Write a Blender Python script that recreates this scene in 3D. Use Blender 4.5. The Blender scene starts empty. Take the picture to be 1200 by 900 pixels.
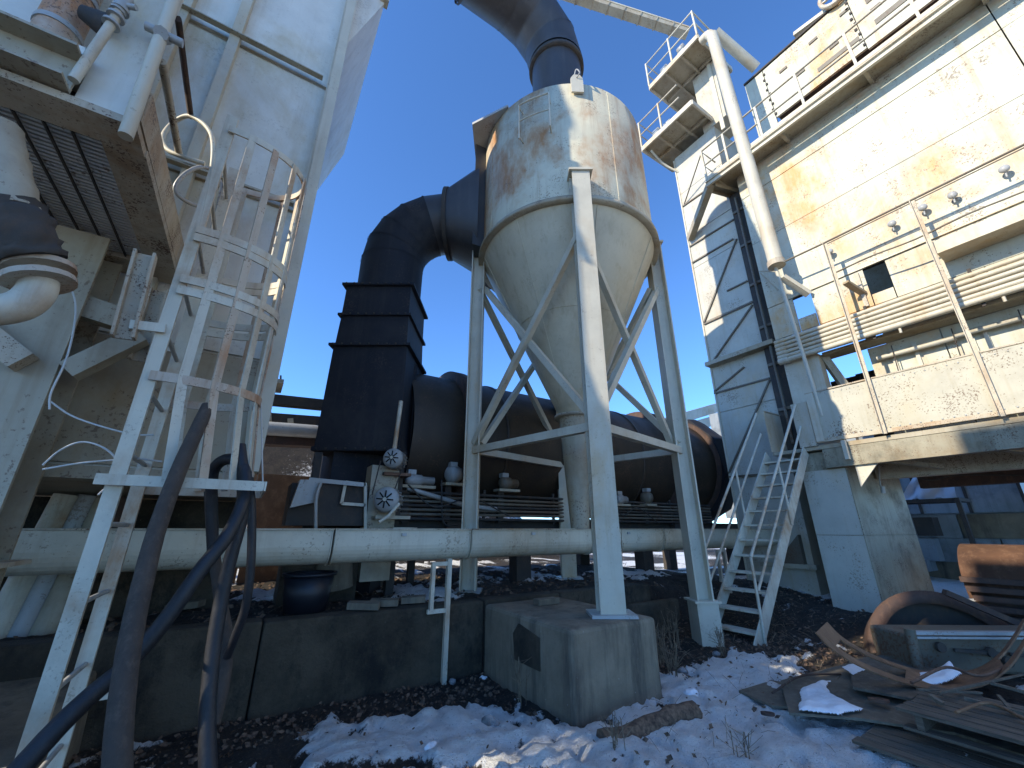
import bpy, bmesh, math, random
from mathutils import Vector as V, noise as NZ
random.seed(7)
scn = bpy.context.scene
COL = scn.collection
# ------------------------------------------------------------------ camera, sky, sun, exposure
F_PX, PITCH, YAW, CAM_H = 475.0, math.radians(19.7), math.radians(58), 1.6
cam_d = bpy.data.cameras.new('camera'); cam = bpy.data.objects.new('camera', cam_d); COL.objects.link(cam)
cam_d.sensor_width = 36.0; cam_d.lens = 36.0*F_PX/1200.0; cam_d.clip_start = 0.05; cam_d.clip_end = 3000
cam.location = (0, 0, CAM_H); cam.rotation_euler = (math.pi/2+PITCH, 0, YAW-math.pi/2)
scn.camera = cam
SUN_EL = math.radians(30.6); SUN_DIR = V((-0.9966, 0.083, 0)).normalized()      # horizontal direction towards the sun
to_sun = V((SUN_DIR.x*math.cos(SUN_EL), SUN_DIR.y*math.cos(SUN_EL), math.sin(SUN_EL)))
w = bpy.data.worlds.new('World'); scn.world = w; w.use_nodes = True
nt = w.node_tree; bg = nt.nodes['Background']; sk = nt.nodes.new('ShaderNodeTexSky')
sk.sky_type = 'NISHITA'; sk.sun_disc = False; sk.sun_elevation = SUN_EL
sk.sun_rotation = math.atan2(SUN_DIR.x, SUN_DIR.y) % (2*math.pi)
sk.altitude = 4000; sk.air_density = 1.1; sk.dust_density = 0.0; sk.ozone_density = 3.0
tn = nt.nodes.new('ShaderNodeMix'); tn.data_type = 'RGBA'; tn.blend_type = 'MULTIPLY'; tn.inputs[0].default_value = 1; tn.inputs[7].default_value = (0.58, 0.85, 1.09, 1)
nt.links.new(sk.outputs[0], tn.inputs[6]); nt.links.new(tn.outputs[2], bg.inputs[0]); bg.inputs[1].default_value = 0.15
sun_d = bpy.data.lights.new('sun', 'SUN'); sun = bpy.data.objects.new('sun', sun_d); COL.objects.link(sun)
sun_d.energy = 2.6; sun_d.angle = math.radians(0.5); sun_d.color = (1.0, 0.90, 0.72)
sun.rotation_euler = (-to_sun).to_track_quat('-Z', 'Y').to_euler()
scn.view_settings.view_transform = 'Standard'; scn.view_settings.look = 'None'
scn.view_settings.gamma = 1; scn.view_settings.use_curve_mapping = False
scn.view_settings.exposure = 1.32

# ------------------------------------------------------------------ measuring: a point of the place along a sight line, on a known plane
FW = V((math.cos(YAW), math.sin(YAW), 0)); RT = V((FW.y, -FW.x, 0))
def at(x, y, X=None, Y=None, Z=None, F=None):
    r = x-600; u = 450-y
    fw = F_PX*math.cos(PITCH)-u*math.sin(PITCH); up = u*math.cos(PITCH)+F_PX*math.sin(PITCH)
    d = FW*fw+RT*r+V((0, 0, up))
    s = X/d.x if X is not None else Y/d.y if Y is not None else (Z-CAM_H)/d.z if Z is not None else F/fw
    return V((0, 0, CAM_H))+d*s
def C(f, r, z): return FW*f+RT*r+V((0, 0, z))

# ------------------------------------------------------------------ mesh helpers
SC = [1.0]
def scl(p): c = V((0, 0, CAM_H)); return c+(V(p)-c)*SC[0]
class MB:
    def __init__(s): s.v = []; s.f = []; s.sm = []
    def add(s, vs, fs, smooth=False):
        o = len(s.v); s.v += [V(p) for p in vs]
        s.f += [tuple(i+o for i in f) for f in fs]; s.sm += [smooth]*len(fs); return s
    def hexa(s, p):   # 4 bottom, 4 top
        return s.add(p, [(3, 2, 1, 0), (4, 5, 6, 7), (0, 1, 5, 4), (1, 2, 6, 5), (2, 3, 7, 6), (3, 0, 4, 7)])
    def box(s, x0, x1, y0, y1, z0, z1):
        return s.hexa([(x0, y0, z0), (x1, y0, z0), (x1, y1, z0), (x0, y1, z0), (x0, y0, z1), (x1, y0, z1), (x1, y1, z1), (x0, y1, z1)])
    def obox(s, c, a, b, d):
        c, a, b, d = V(c), V(a), V(b), V(d)
        return s.hexa([c-a-b-d, c+a-b-d, c+a+b-d, c-a+b-d, c-a-b+d, c+a-b+d, c+a+b+d, c-a+b+d])
    def sweep(s, prof, p0, p1, up=(0, 0, 1), smooth=False):
        p0, p1, up = V(p0), V(p1), V(up); d = (p1-p0).normalized()
        if abs(d.dot(up)) > .99: up = V((1, 0, 0))
        a = d.cross(up).normalized(); b = a.cross(d).normalized(); n = len(prof)
        vs = [p0+a*x+b*y for x, y in prof]+[p1+a*x+b*y for x, y in prof]
        fs = [(i, (i+1) % n, n+(i+1) % n, n+i) for i in range(n)]+[tuple(range(n))[::-1], tuple(range(n, 2*n))]
        return s.add(vs, fs, smooth)
    def beam(s, p0, p1, w_, h_, up=(0, 0, 1)):
        w_ /= 2; h_ /= 2
        return s.sweep([(-w_, -h_), (w_, -h_), (w_, h_), (-w_, h_)], p0, p1, up)
    def ibeam(s, p0, p1, w_, h_, up, t=.014):
        a, b = w_/2, h_/2; c = t/2
        return s.sweep([(-a, -b), (a, -b), (a, -b+t), (c, -b+t), (c, b-t), (a, b-t), (a, b), (-a, b), (-a, b-t), (-c, b-t), (-c, -b+t), (-a, -b+t)], p0, p1, up)
    def angle(s, p0, p1, w_, up=(0, 0, 1), t=.01):
        return s.sweep([(0, 0), (w_, 0), (w_, t), (t, t), (t, w_), (0, w_)], p0, p1, up)
    def channel(s, p0, p1, w_, h_, up=(0, 0, 1), t=.012):
        a = w_/2
        return s.sweep([(-a, 0), (a, 0), (a, h_), (a-t, h_), (a-t, t), (-a+t, t), (-a+t, h_), (-a, h_)], p0, p1, up)
    def tube(s, pts, r, n=10, cap=True, rs=None, twist=0, rough=0):
        pts = [V(p) for p in pts]; m = len(pts); a = None; o = []
        for i, p in enumerate(pts):
            t = (pts[min(i+1, m-1)]-pts[max(i-1, 0)]).normalized()
            if a is None: a = t.orthogonal().normalized()
            else: a = (a-t*a.dot(t)).normalized()
            b = t.cross(a); rr = rs[i] if rs else r
            for k in range(n):
                q = rr*(1+rough*random.uniform(-1, 1))
                th = 2*math.pi*k/n; o.append(p+(a*math.cos(th)+b*math.sin(th))*q)
        fs = [(i*n+k, i*n+(k+1) % n, (i+1)*n+(k+1) % n, (i+1)*n+k) for i in range(m-1) for k in range(n)]
        s.add(o, fs, True)
        if cap: s.add(o[:n], [tuple(range(n))[::-1]]); s.add(o[-n:], [tuple(range(n))])
        return s
    def lathe(s, c, axis, prof, n=40, a0=0, a1=2*math.pi, ref=None, smooth=True):
        c, ax = V(c), V(axis).normalized(); a = V(ref).normalized() if ref else ax.orthogonal().normalized(); b = ax.cross(a)
        full = abs(a1-a0-2*math.pi) < 1e-6; k = n if full else n+1
        vs = []
        for t, r in prof:
            for i in range(k):
                th = a0+(a1-a0)*i/n; vs.append(c+ax*t+(a*math.cos(th)+b*math.sin(th))*r)
        fs = [(j*k+i, j*k+(i+1) % k, (j+1)*k+(i+1) % k, (j+1)*k+i) for j in range(len(prof)-1) for i in range(n)]
        return s.add(vs, fs, smooth)
    def prism(s, poly, th):
        n = len(poly); th = V(th); vs = [V(p) for p in poly]+[V(p)+th for p in poly]
        return s.add(vs, [tuple(range(n))[::-1], tuple(range(n, 2*n))]+[(i, (i+1) % n, n+(i+1) % n, n+i) for i in range(n)])
    def build(s, name, mat, parent=None, label=None, kind=None, loc=None, cat=None, group=None, bev=0):
        if SC[0] != 1: s.v = [scl(p) for p in s.v]
        if parent is not None: off = V(parent['org'])
        elif loc is not None: off = V(loc)
        else:
            xs = [p.x for p in s.v]; ys = [p.y for p in s.v]; off = V(((min(xs)+max(xs))/2, (min(ys)+max(ys))/2, min(p.z for p in s.v)))
        me = bpy.data.meshes.new(name); me.from_pydata([tuple(p-off) for p in s.v], [], s.f); me.update()
        bm = bmesh.new(); bm.from_mesh(me); bmesh.ops.recalc_face_normals(bm, faces=bm.faces); bm.to_mesh(me); bm.free()
        me.polygons.foreach_set('use_smooth', s.sm[:len(me.polygons)])
        me.materials.append(mat)
        o = bpy.data.objects.new(name, me); COL.objects.link(o); o['org'] = tuple(off)
        if parent is not None: o.parent = parent
        else: o.location = off
        tag(o, label, cat, group, kind)
        if bev:
            b = o.modifiers.new('bevel', 'BEVEL'); b.width = bev; b.segments = 2; b.limit_method = 'ANGLE'
        return o
def tag(o, label=None, cat=None, group=None, kind=None):
    for k, v in (('label', label), ('category', cat), ('group', group), ('kind', kind)):
        if v: o[k] = v
    return o
def thing(name, label, cat, loc, group=None):
    loc = tuple(scl(loc)) if SC[0] != 1 else tuple(loc)
    o = bpy.data.objects.new(name, None); COL.objects.link(o); o.location = loc; o['org'] = tuple(loc); o.empty_display_size = .1
    return tag(o, label, cat, group)
def curve(pts, k=6):
    pts = [V(p) for p in pts]; P = [pts[0]*2-pts[1]]+pts+[pts[-1]*2-pts[-2]]; out = []
    for i in range(1, len(P)-2):
        for j in range(k):
            t = j/k; a, b, c, d = P[i-1], P[i], P[i+1], P[i+2]
            out.append(.5*((2*b)+(c-a)*t+(2*a-5*b+4*c-d)*t*t+(3*b-a-3*c+d)*t**3))
    return out+[pts[-1]]

# ------------------------------------------------------------------ materials
class NT:
    def __init__(s, name):
        s.m = bpy.data.materials.new(name); s.m.use_nodes = True; s.t = s.m.node_tree; s.b = s.t.nodes['Principled BSDF']
        s.pos = s.t.nodes.new('ShaderNodeNewGeometry').outputs['Position']
    def n(s, ty, **kw):
        nd = s.t.nodes.new(ty)
        for k, v in kw.items(): setattr(nd, k, v)
        return nd
    def L(s, a, b): s.t.links.new(a, b)
    def noise(s, scale, detail=6, rough=.6, sc=(1, 1, 1), off=(0, 0, 0), dist=0):
        mp = s.n('ShaderNodeMapping'); mp.inputs['Scale'].default_value = sc; mp.inputs['Location'].default_value = off
        s.L(s.pos, mp.inputs[0]); nz = s.n('ShaderNodeTexNoise'); nz.inputs['Scale'].default_value = scale
        nz.inputs['Detail'].default_value = detail; nz.inputs['Roughness'].default_value = rough; nz.inputs['Distortion'].default_value = dist
        s.L(mp.outputs[0], nz.inputs['Vector']); return nz.outputs['Fac']
    def rng(s, v, a, b, c=0., d=1.):
        m = s.n('ShaderNodeMapRange'); s.L(v, m.inputs[0])
        for i, x in zip((1, 2, 3, 4), (a, b, c, d)): m.inputs[i].default_value = x
        return m.outputs[0]
    def mul(s, a, b, op='MULTIPLY'):
        m = s.n('ShaderNodeMath', operation=op)
        for i, x in enumerate((a, b)):
            if isinstance(x, (int, float)): m.inputs[i].default_value = x
            else: s.L(x, m.inputs[i])
        return m.outputs[0]
    def mix(s, fac, a, b):
        m = s.n('ShaderNodeMix', data_type='RGBA')
        if isinstance(fac, (int, float)): m.inputs[0].default_value = fac
        else: s.L(fac, m.inputs[0])
        for i, x in ((6, a), (7, b)):
            if isinstance(x, tuple): m.inputs[i].default_value = (*x, 1)
            else: s.L(x, m.inputs[i])
        return m.outputs[2]
    def fin(s, col, rough, bump=None, bs=.2, dist=.01, metallic=0):
        if isinstance(col, tuple): s.b.inputs['Base Color'].default_value = (*col, 1)
        else: s.L(col, s.b.inputs['Base Color'])
        if isinstance(rough, (int, float)): s.b.inputs['Roughness'].default_value = rough
        else: s.L(rough, s.b.inputs['Roughness'])
        s.b.inputs['Metallic'].default_value = metallic
        if bump is not None:
            bp = s.n('ShaderNodeBump'); bp.inputs['Strength'].default_value = bs; bp.inputs['Distance'].default_value = dist
            s.L(bump, bp.inputs['Height']); s.L(bp.outputs[0], s.b.inputs['Normal'])
        return s.m
def paint(name, base, stain, rustc=(.12, .065, .035), stain_amt=.5, streak=.4, chips=.3, rough=.55, scale=1., seed=0, dirt=(.16, .13, .09), dirt_amt=.35, bs=.15, sl=.49):
    """weathered paint: broad stains, rain streaks, chips down to rust, grime"""
    t = NT(name); o = (seed*3.1, seed*1.7, seed*2.3)
    var = t.noise(2.6*scale, 5, .6, off=o)
    c = t.mix(t.rng(var, .35, .7), base, tuple(x*.86 for x in base))
    st = t.mul(t.rng(t.noise(.6*scale, 7, .62, off=o, dist=.3), sl, sl+.13), t.rng(t.noise(3.6*scale, 7, .72, sc=(1, 1, .4), off=o), .36, .60, .25, 1))
    c = t.mix(t.mul(st, stain_amt), c, stain)
    sk_ = t.mul(t.rng(t.noise(3.2*scale, 6, .65, sc=(2.6, 2.6, .16), off=o), .52, .74), streak)
    c = t.mix(sk_, c, tuple(.45*a+.55*b for a, b in zip(dirt, stain)))
    gr = t.mul(t.rng(t.noise(1.3*scale, 8, .72, off=(o[1], o[2], o[0])), .5, .78), dirt_amt)
    c = t.mix(gr, c, dirt)
    ch = t.rng(t.mul(t.noise(36*scale, 8, .7, off=o), t.mul(t.noise(2.2*scale, 5, .65, off=(o[2], o[0], o[1])), .6), 'ADD'), .93-.07*chips, .955-.07*chips)
    ch = t.mul(ch, min(1, chips*2.5))
    c = t.mix(ch, c, rustc)
    h = t.mul(t.mul(ch, -.6), t.noise(40*scale, 5, .6, off=o), 'ADD')
    return t.fin(c, t.rng(gr, 0, 1, rough, min(1, rough+.3)), h, bs, .006)
def rusty(name, a, b, c3, rough=.8, scale=1., bs=.35):
    t = NT(name); c = t.mix(t.rng(t.noise(2.2*scale, 8, .7), .35, .65), a, b)
    c = t.mix(t.rng(t.noise(9*scale, 8, .75, sc=(1, 1, .6)), .5, .7), c, c3)
    return t.fin(c, rough, t.noise(30*scale, 8, .7), bs, .008)
M = {}
M['cream'] = paint('cream_paint', (.58, .53, .41), (.46, .27, .09), stain_amt=.55, streak=.35, chips=.12, dirt_amt=.25, seed=1)
M['tower'] = paint('tower_paint', (.50, .48, .40), (.48, .31, .12), stain_amt=.4, streak=.35, chips=.2, dirt_amt=.3, seed=2)
M['wall'] = paint('plant_wall_paint', (.54, .53, .415), (.54, .27, .06), stain_amt=.9, streak=.5, chips=.28, dirt_amt=.3, seed=3, scale=.9)
M['parapet'] = paint('parapet_paint', (.48, .45, .35), (.42, .32, .14), stain_amt=.6, streak=.35, chips=.36, dirt_amt=.35, seed=4)
M['cyc'] = paint('cyclone_paint', (.62, .57, .41), (.40, .18, .055), stain_amt=1.0, streak=.45, chips=.25, dirt_amt=.25, seed=12, scale=1.15, sl=.43)
M['cone'] = paint('cone_paint', (.58, .51, .36), (.36, .25, .11), stain_amt=.4, streak=.4, chips=.08, dirt_amt=.3, seed=6)
M['white'] = paint('baghouse_paint', (.72, .69, .60), (.46, .33, .13), stain_amt=.6, sl=.46, streak=.3, chips=.08, dirt_amt=.25, seed=7, rough=.42)
M['dull'] = paint('dirty_beige_paint', (.42, .37, .27), (.30, .19, .07), stain_amt=.7, streak=.5, chips=.25, dirt_amt=.7, seed=8)
M['lad'] = paint('ladder_paint', (.62, .58, .46), (.38, .18, .06), stain_amt=.8, streak=.5, chips=.14, dirt_amt=.45, seed=9, scale=1.6)
M['ladrust'] = paint('ladder_rust_paint', (.52, .44, .34), (.42, .17, .05), stain_amt=1, streak=.8, chips=.35, dirt_amt=.3, seed=10, scale=2.2)
M['frame'] = paint('peeling_frame', (.50, .43, .32), (.34, .18, .07), stain_amt=.8, streak=.5, chips=.55, dirt_amt=.7, seed=11, scale=2)
M['black'] = paint('black_duct', (.011, .012, .018), (.05, .045, .04), (.07, .05, .04), stain_amt=.5, streak=.3, chips=.2, dirt=(.07, .065, .06), dirt_amt=.35, seed=12, rough=.8)
M['duct'] = paint('grey_black_duct', (.045, .044, .047), (.07, .065, .06), (.05, .03, .02), stain_amt=.5, streak=.4, chips=.15, dirt=(.13, .12, .11), dirt_amt=.35, seed=13, rough=.5)
M['drum'] = paint('drum_shell', (.05, .032, .017), (.028, .016, .010), stain_amt=.8, streak=.6, chips=.2, dirt=(.022, .018, .014), dirt_amt=.85, seed=14)
M['dark'] = rusty('dark_steel', (.035, .032, .03), (.06, .05, .04), (.09, .06, .04))
M['rust'] = rusty('rusty_steel', (.17, .085, .048), (.10, .052, .034), (.25, .14, .085))
M['rustd'] = rusty('dark_rust_steel', (.085, .045, .030), (.05, .033, .026), (.13, .07, .04))
M['rustb'] = rusty('brown_arc_steel', (.24, .125, .062), (.14, .07, .035), (.33, .19, .10))
M['red'] = rusty('red_primer', (.15, .045, .035), (.12, .035, .03), (.08, .03, .025))
M['galv'] = paint('galvanised_grey', (.40, .41, .40), (.28, .24, .18), stain_amt=.5, streak=.3, chips=.2, dirt_amt=.5, seed=15, rough=.4)
M['trough'] = paint('trough_paint', (.60, .55, .42), (.36, .22, .10), stain_amt=.45, streak=.35, chips=.2, dirt_amt=.4, seed=16, rough=.35)
M['tank'] = paint('grey_tank', (.15, .13, .095), (.10, .055, .03), stain_amt=.8, streak=.4, chips=.8, dirt_amt=.5, seed=17)
M['shed'] = paint('shed_grey', (.26, .29, .31), (.10, .11, .10), stain_amt=.5, streak=.5, chips=.15, dirt=(.05, .06, .07), dirt_amt=.8, seed=18)
M['hose'] = rusty('hose_brown_rubber', (.075, .055, .042), (.045, .036, .030), (.11, .082, .062), rough=.85, scale=3, bs=.6)
M['hoseb'] = rusty('hose_black_rubber', (.008, .009, .012), (.014, .014, .018), (.03, .028, .028), rough=.5, scale=3, bs=.3)
M['wood'] = rusty('weathered_wood', (.15, .12, .085), (.075, .06, .042), (.22, .18, .13), scale=2)
t = NT('plank_wood'); g = t.noise(9, 8, .65, sc=(7, .5, 7)); M['plank'] = t.fin(t.mix(t.rng(g, .3, .7), (.05, .038, .026), (.18, .145, .105)), .85, g, .5, .006)
M['ply'] = rusty('plywood_sheet', (.17, .145, .105), (.10, .085, .062), (.22, .19, .14), scale=1.4)
M['wire'] = NT('wire').fin((.55, .54, .5), .5)
M['void'] = NT('near_black').fin((.012, .011, .01), .95)  # plain near-black for the hood floor and grille slots
t = NT('tarp'); M['tarp'] = t.fin((.62, .70, .82), .6, t.noise(6, 5), .4, .03)
t = NT('concrete')
c = t.mix(t.rng(t.noise(1.8, 8, .65), .35, .7), (.26, .215, .15), (.12, .10, .07))
c = t.mix(t.mul(t.rng(t.noise(2.8, 7, .7, sc=(1.6, 1.6, .22)), .48, .68), .8), c, (.045, .042, .035))
c = t.mix(t.rng(t.noise(26, 6, .7), .66, .72), c, (.33, .31, .27))
M['conc'] = t.fin(c, .9, t.mul(t.noise(35, 8, .75), t.noise(5, 4), 'ADD'), .55, .012)
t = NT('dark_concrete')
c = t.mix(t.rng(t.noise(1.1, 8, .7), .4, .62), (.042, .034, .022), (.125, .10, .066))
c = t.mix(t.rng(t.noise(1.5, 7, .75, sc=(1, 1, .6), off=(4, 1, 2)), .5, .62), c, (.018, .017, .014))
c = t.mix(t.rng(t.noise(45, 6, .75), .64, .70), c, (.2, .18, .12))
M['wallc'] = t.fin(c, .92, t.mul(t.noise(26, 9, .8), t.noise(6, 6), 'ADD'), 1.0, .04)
t = NT('ground'); at_ = t.n('ShaderNodeAttribute', attribute_name='snow').outputs['Fac']
fac = t.rng(t.mul(at_, t.mul(t.noise(15, 9, .82), .75), 'ADD'), .84, .92)
dirt = t.mix(t.rng(t.noise(5, 9, .75), .35, .65), (.014, .012, .010), (.060, .046, .032))
dirt = t.mix(t.rng(t.noise(38, 6, .8), .56, .66), dirt, (.14, .095, .06))
snow = t.mix(t.rng(t.noise(7, 7, .7), .5, .75), (.93, .92, .88), (.70, .68, .62))
snow = t.mix(t.rng(t.noise(52, 5, .75), .60, .68), snow, (.22, .19, .15))
M['ground'] = t.fin(t.mix(fac, dirt, snow), t.rng(fac, 0, 1, .9, .55), t.mul(t.noise(22, 10, .78), t.noise(90, 4, .6), 'ADD'), .9, .05)
t = NT('snow'); M['snow'] = t.fin(t.mix(t.rng(t.noise(9, 6, .7), .5, .8), (.88, .88, .88), (.7, .7, .7)), .6, t.noise(18, 8, .7), .5, .02)
t = NT('leaf_litter'); M['litter'] = t.fin(t.mix(t.rng(t.noise(30, 3, .6), .35, .65), (.05, .032, .022), (.19, .12, .075)), .9)
t = NT('dry_stems'); M['stem'] = t.fin(t.mix(t.rng(t.noise(15, 3, .6), .35, .65), (.10, .07, .045), (.30, .23, .15)), .9)
t = NT('leaf_green'); M['leaf'] = t.fin(t.mix(t.rng(t.noise(2, 5, .6), .35, .65), (.05, .07, .02), (.16, .15, .05)), .8)
t = NT('rock'); M['rock'] = t.fin(t.mix(t.rng(t.noise(12, 7, .7), .4, .6), (.14, .135, .13), (.32, .31, .30)), .9, t.noise(30, 8, .7), .6, .01)
M['pillar'] = paint('mottled_pillar', (.34, .31, .22), (.20, .14, .07), stain_amt=.8, streak=.7, chips=.4, dirt=(.07, .065, .045), dirt_amt=1.0, seed=31, scale=1.3)
M['bright'] = paint('zinc_grating', (.62, .62, .60), (.34, .29, .22), stain_amt=.7, streak=.3, chips=.3, dirt_amt=.6, seed=41, rough=.35)
M['post'] = paint('post_paint', (.52, .45, .33), (.40, .22, .09), stain_amt=.8, streak=.6, chips=.5, seed=21, scale=2)
t = NT('tub'); M['tub'] = t.fin((.010, .012, .018), .45, t.noise(12, 5), .1, .01)

# ------------------------------------------------------------------ the ground
def sst(a, b, x): x = min(1, max(0, (x-a)/(b-a))); return x*x*(3-2*x)
def nz(x, y, s, o=3): return NZ.fractal(V((x*s, y*s, 1.7)), 1.0, 2.0, o)
def base_z(x, y):
    z = .12+.10*sst(4, 6, x)+.18*sst(6.5, 9, x)
    right = sst(5.3, 6.3, x)
    edge = sst(4.72, 4.79, y)*(1-right)+sst(3.4, 5.4, y)*right
    terr = .80-.25*sst(7, 10, x)
    if y > 3.3: z = z*(1-edge)+max(z, terr)*edge
    d = math.hypot(x-3, y-2)
    hill = sst(11, 30, y-.25*max(0, x-6))*4.5*(1-sst(2, 14, x)*.75)
    return z+hill*(1+.25*nz(x, y, .11))
SN = [(1000, 870, .9, .65), (900, 830, .6, .5), (1080, 885, .5, .5), (960, 770, .5, .35), (800, 810, .35, .3), (870, 785, .5, .45), (620, 885, .45, .45), (450, 870, .5, .4),
      (530, 830, .45, .35), (390, 850, .35, .25), (200, 865, .45, .35), (360, 890, .3, .3), (760, 870, .5, .45), (690, 870, .3, .3), (880, 890, .8, .5), (740, 835, .25, .3),
      (960, 880, .6, .5), (280, 640, 0, 0), (1150, 870, .6, .1)]
DT = [(300, 820, .5, .35), (640, 780, .6, .8), (480, 810, .5, .4), (250, 860, .3, .4), (420, 835, .3, .3), (560, 800, .45, .45), (800, 760, .35, .3), (910, 745, .9, .5), (120, 840, .5, .5), (440, 800, .6, .3), (330, 870, .2, .3), (180, 890, .2, .3), (1060, 800, .8, .3), (840, 735, .5, .4)]
SNP = [(at(a, b, Z=.15), r, k) for a, b, r, k in SN if r]+[(at(a, b, Z=.8), r, k) for a, b, r, k in
       [(230, 672, 1.5, .7), (280, 662, 1.0, .5), (360, 690, .5, .5), (500, 700, .5, .45), (330, 700, .4, .45), (420, 658, .6, .5), (480, 695, .45, .5), (400, 690, .4, .5), (745, 672, .7, .55), (640, 652, .6, .4), (200, 690, .4, .3)]]
DTP = [(at(a, b, Z=.15), r, -k) for a, b, r, k in DT]
def snow_at(x, y):
    s = .27+.36*nz(x, y, 1.1, 4)+.30*nz(x+9, y, 3.1, 4)+.34*nz(x+3, y+7, 8.5, 3)
    if y > 4.75: s -= .12
    far = sst(9, 13, math.hypot(x, y)); s += far*.33
    if y > 5.4 and x < 5: s += .28*sst(5.4, 6.4, y)
    if x > 9.5 and y < 5: s += .3
    for p, r, k in SNP+DTP:
        d2 = ((x-p.x)**2+(y-p.y)**2)/(r*r)
        if d2 < 6: s += k*math.exp(-d2)
    return min(1.2, max(-.2, s))
random.seed(3)
FP = []
for _ in range(46):
    q = at(random.uniform(330, 1080), random.uniform(835, 905), Z=.15) if random.random() < .75 else at(random.uniform(700, 980), random.uniform(780, 850), Z=.15)
    FP.append((q.x, q.y, random.uniform(0, 3.1), random.uniform(.6, 1)))
def axis(lo, f0, f1, hi, step, mid=()):
    a = []; x = f0
    while x < f1: a.append(x); x += step
    st = step; x = a[-1]
    while x < hi: st = min(st*1.16, 30); x += st; a.append(x)
    st = step; x = f0; b = []
    while x > lo: st = min(st*1.2, 30); x -= st; b.append(x)
    return b[::-1]+a
xs = axis(-400, -1.6, 6.6, 700, .036); ys = axis(-400, 1.2, 5.6, 700, .036)
gv = []; gs = []
for y in ys:
    for x in xs:
        z = base_z(x, y); s = 0.5
        if -6 < x < 60 and -8 < y < 90:
            s = snow_at(x, y); near = 1-sst(9, 16, math.hypot(x, y))
            z += near*(.045*sst(.42, .72, s)+.03*nz(x, y, 3.2, 3)+.018*nz(x, y, 11, 3))
            if s > .45: z += near*(.022*nz(x+5, y, 7, 2)+.013*nz(x, y+4, 22, 2))
        else: s, near = .62+.35*nz(x, y, .15, 3), 0
        if 1:
            if near > 0 and x < 7 and y < 4.6:
                for fx_, fy_, th_, k_ in FP:
                    dx, dy = x-fx_, y-fy_
                    if dx*dx+dy*dy < .06:
                        u_ = (dx*math.cos(th_)+dy*math.sin(th_))/.13; v_ = (-dx*math.sin(th_)+dy*math.cos(th_))/.055; e_ = math.exp(-(u_*u_+v_*v_)**2); z -= .035*k_*e_; s -= .16*k_*e_
        gv.append((x, y, z)); gs.append(s)
W_ = len(xs)
me = bpy.data.meshes.new('ground')
me.from_pydata(gv, [], [(j*W_+i, j*W_+i+1, (j+1)*W_+i+1, (j+1)*W_+i) for j in range(len(ys)-1) for i in range(W_-1)])
me.update(); me.polygons.foreach_set('use_smooth', [True]*len(me.polygons))
a_ = me.attributes.new('snow', 'FLOAT', 'POINT'); a_.data.foreach_set('value', gs); me.materials.append(M['ground'])
ground = bpy.data.objects.new('ground', me); COL.objects.link(ground)
tag(ground, 'dark muddy yard with patches of trodden snow and leaf litter', kind='structure')

# ================================================================== LARGE STRUCTURE
# retaining wall of the terrace, cast in bays
rw = thing('retaining_wall', 'long dark stained concrete retaining wall behind the footing block', 'wall', (1, 4.62, 0))
x = -6
for wd in (2.4, 2.0, 1.9, 2.2, 1.1, 1.7):
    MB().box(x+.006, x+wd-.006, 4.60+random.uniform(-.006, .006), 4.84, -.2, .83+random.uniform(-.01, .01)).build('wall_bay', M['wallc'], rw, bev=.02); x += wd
# ------------------------------------------------------------------ the bag filter building at the left (laid out at 1:1.19)
SC[0] = 1.19
L = thing('filter_building', 'tall white filter building with ribbed panels behind the caged ladder', 'building', (-3, 5, .8))
MB().box(-2.2, -.06, 3.23, 6.2, 1.93, 8.1).build('core', M['white'], L)
colsx = [-2.2, -1.86, -1.5, -1.15, -.80, -.06]; rows = [(1.95, 2.72), (2.74, 4.03), (4.06, 5.5), (5.55, 7.2), (7.24, 8.1)]
for i in range(5):
    for j, (z0, z1) in enumerate(rows):
        if j == 0 and i not in (1, 4): continue
        MB().box(colsx[i]+.008 if j else (colsx[0] if i == 1 else colsx[2])+.008, colsx[i+1]-.008, 3.2+.002*((i+j) % 3), 3.228, z0, z1).build('wall_panel', M['dull'] if j == 0 else M['white'], L)
for X_ in colsx[1:-1]: MB().box(X_-.035, X_+.035, 3.13, 3.199, 2.9, 8.05).build('wall_rib', M['cream'], L)
MB().angle((-.07, 3.19, 1.93), (-.07, 3.19, 8.1), .07, (0, -1, 0)).build('corner_angle', M['cream'], L)
MB().box(-.075, .02, 3.12, 3.26, 1.95, 8.1).build('corner_post', M['cream'], L)
for z in (4.045, 5.525, 7.22): MB().angle((-2.2, 3.14, z), (-.12, 3.14, z), .05).build('stiffener', M['dull'], L)
MB().box(-2.2, .0, 3.14, 6.2, 1.86, 1.93).build('bottom_frame', M['dull'], L)
MB().hexa([(-.05, 3.25, 6.1), (.30, 3.25, 7.3), (.30, 5.6, 7.3), (-.05, 5.6, 6.1), (-.05, 3.25, 8.1), (.30, 3.25, 8.1), (.30, 5.6, 8.1), (-.05, 5.6, 8.1)]).build('outlet_hopper', M['white'], L)
MB().box(.25, .34, 3.2, 3.3, 7.3, 8.1).build('hopper_angle', M['cream'], L)
for X_, Y_ in ((-.3, 6.0), (-2.0, 3.4), (-2.0, 6.0)): MB().ibeam((X_, Y_, .7), (X_, Y_, 1.86), .2, .2, (0, 1, 0)).build('leg', M['dull'], L)
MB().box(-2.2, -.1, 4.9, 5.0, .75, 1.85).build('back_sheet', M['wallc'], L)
# bits and drums seen below it
for i, (px_, w_) in enumerate(((48, .16), (75, .13), (100, .16), (120, .1))):
    p = at(px_, 590, Y=4.4); MB().tube([(p.x, 4.4, .8), (p.x+.12, 4.42, 1.84)], w_/2, 12).build('hanging_pipe', (M['lad'], M['galv'], M['dull'], M['rustd'])[i], L)
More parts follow.
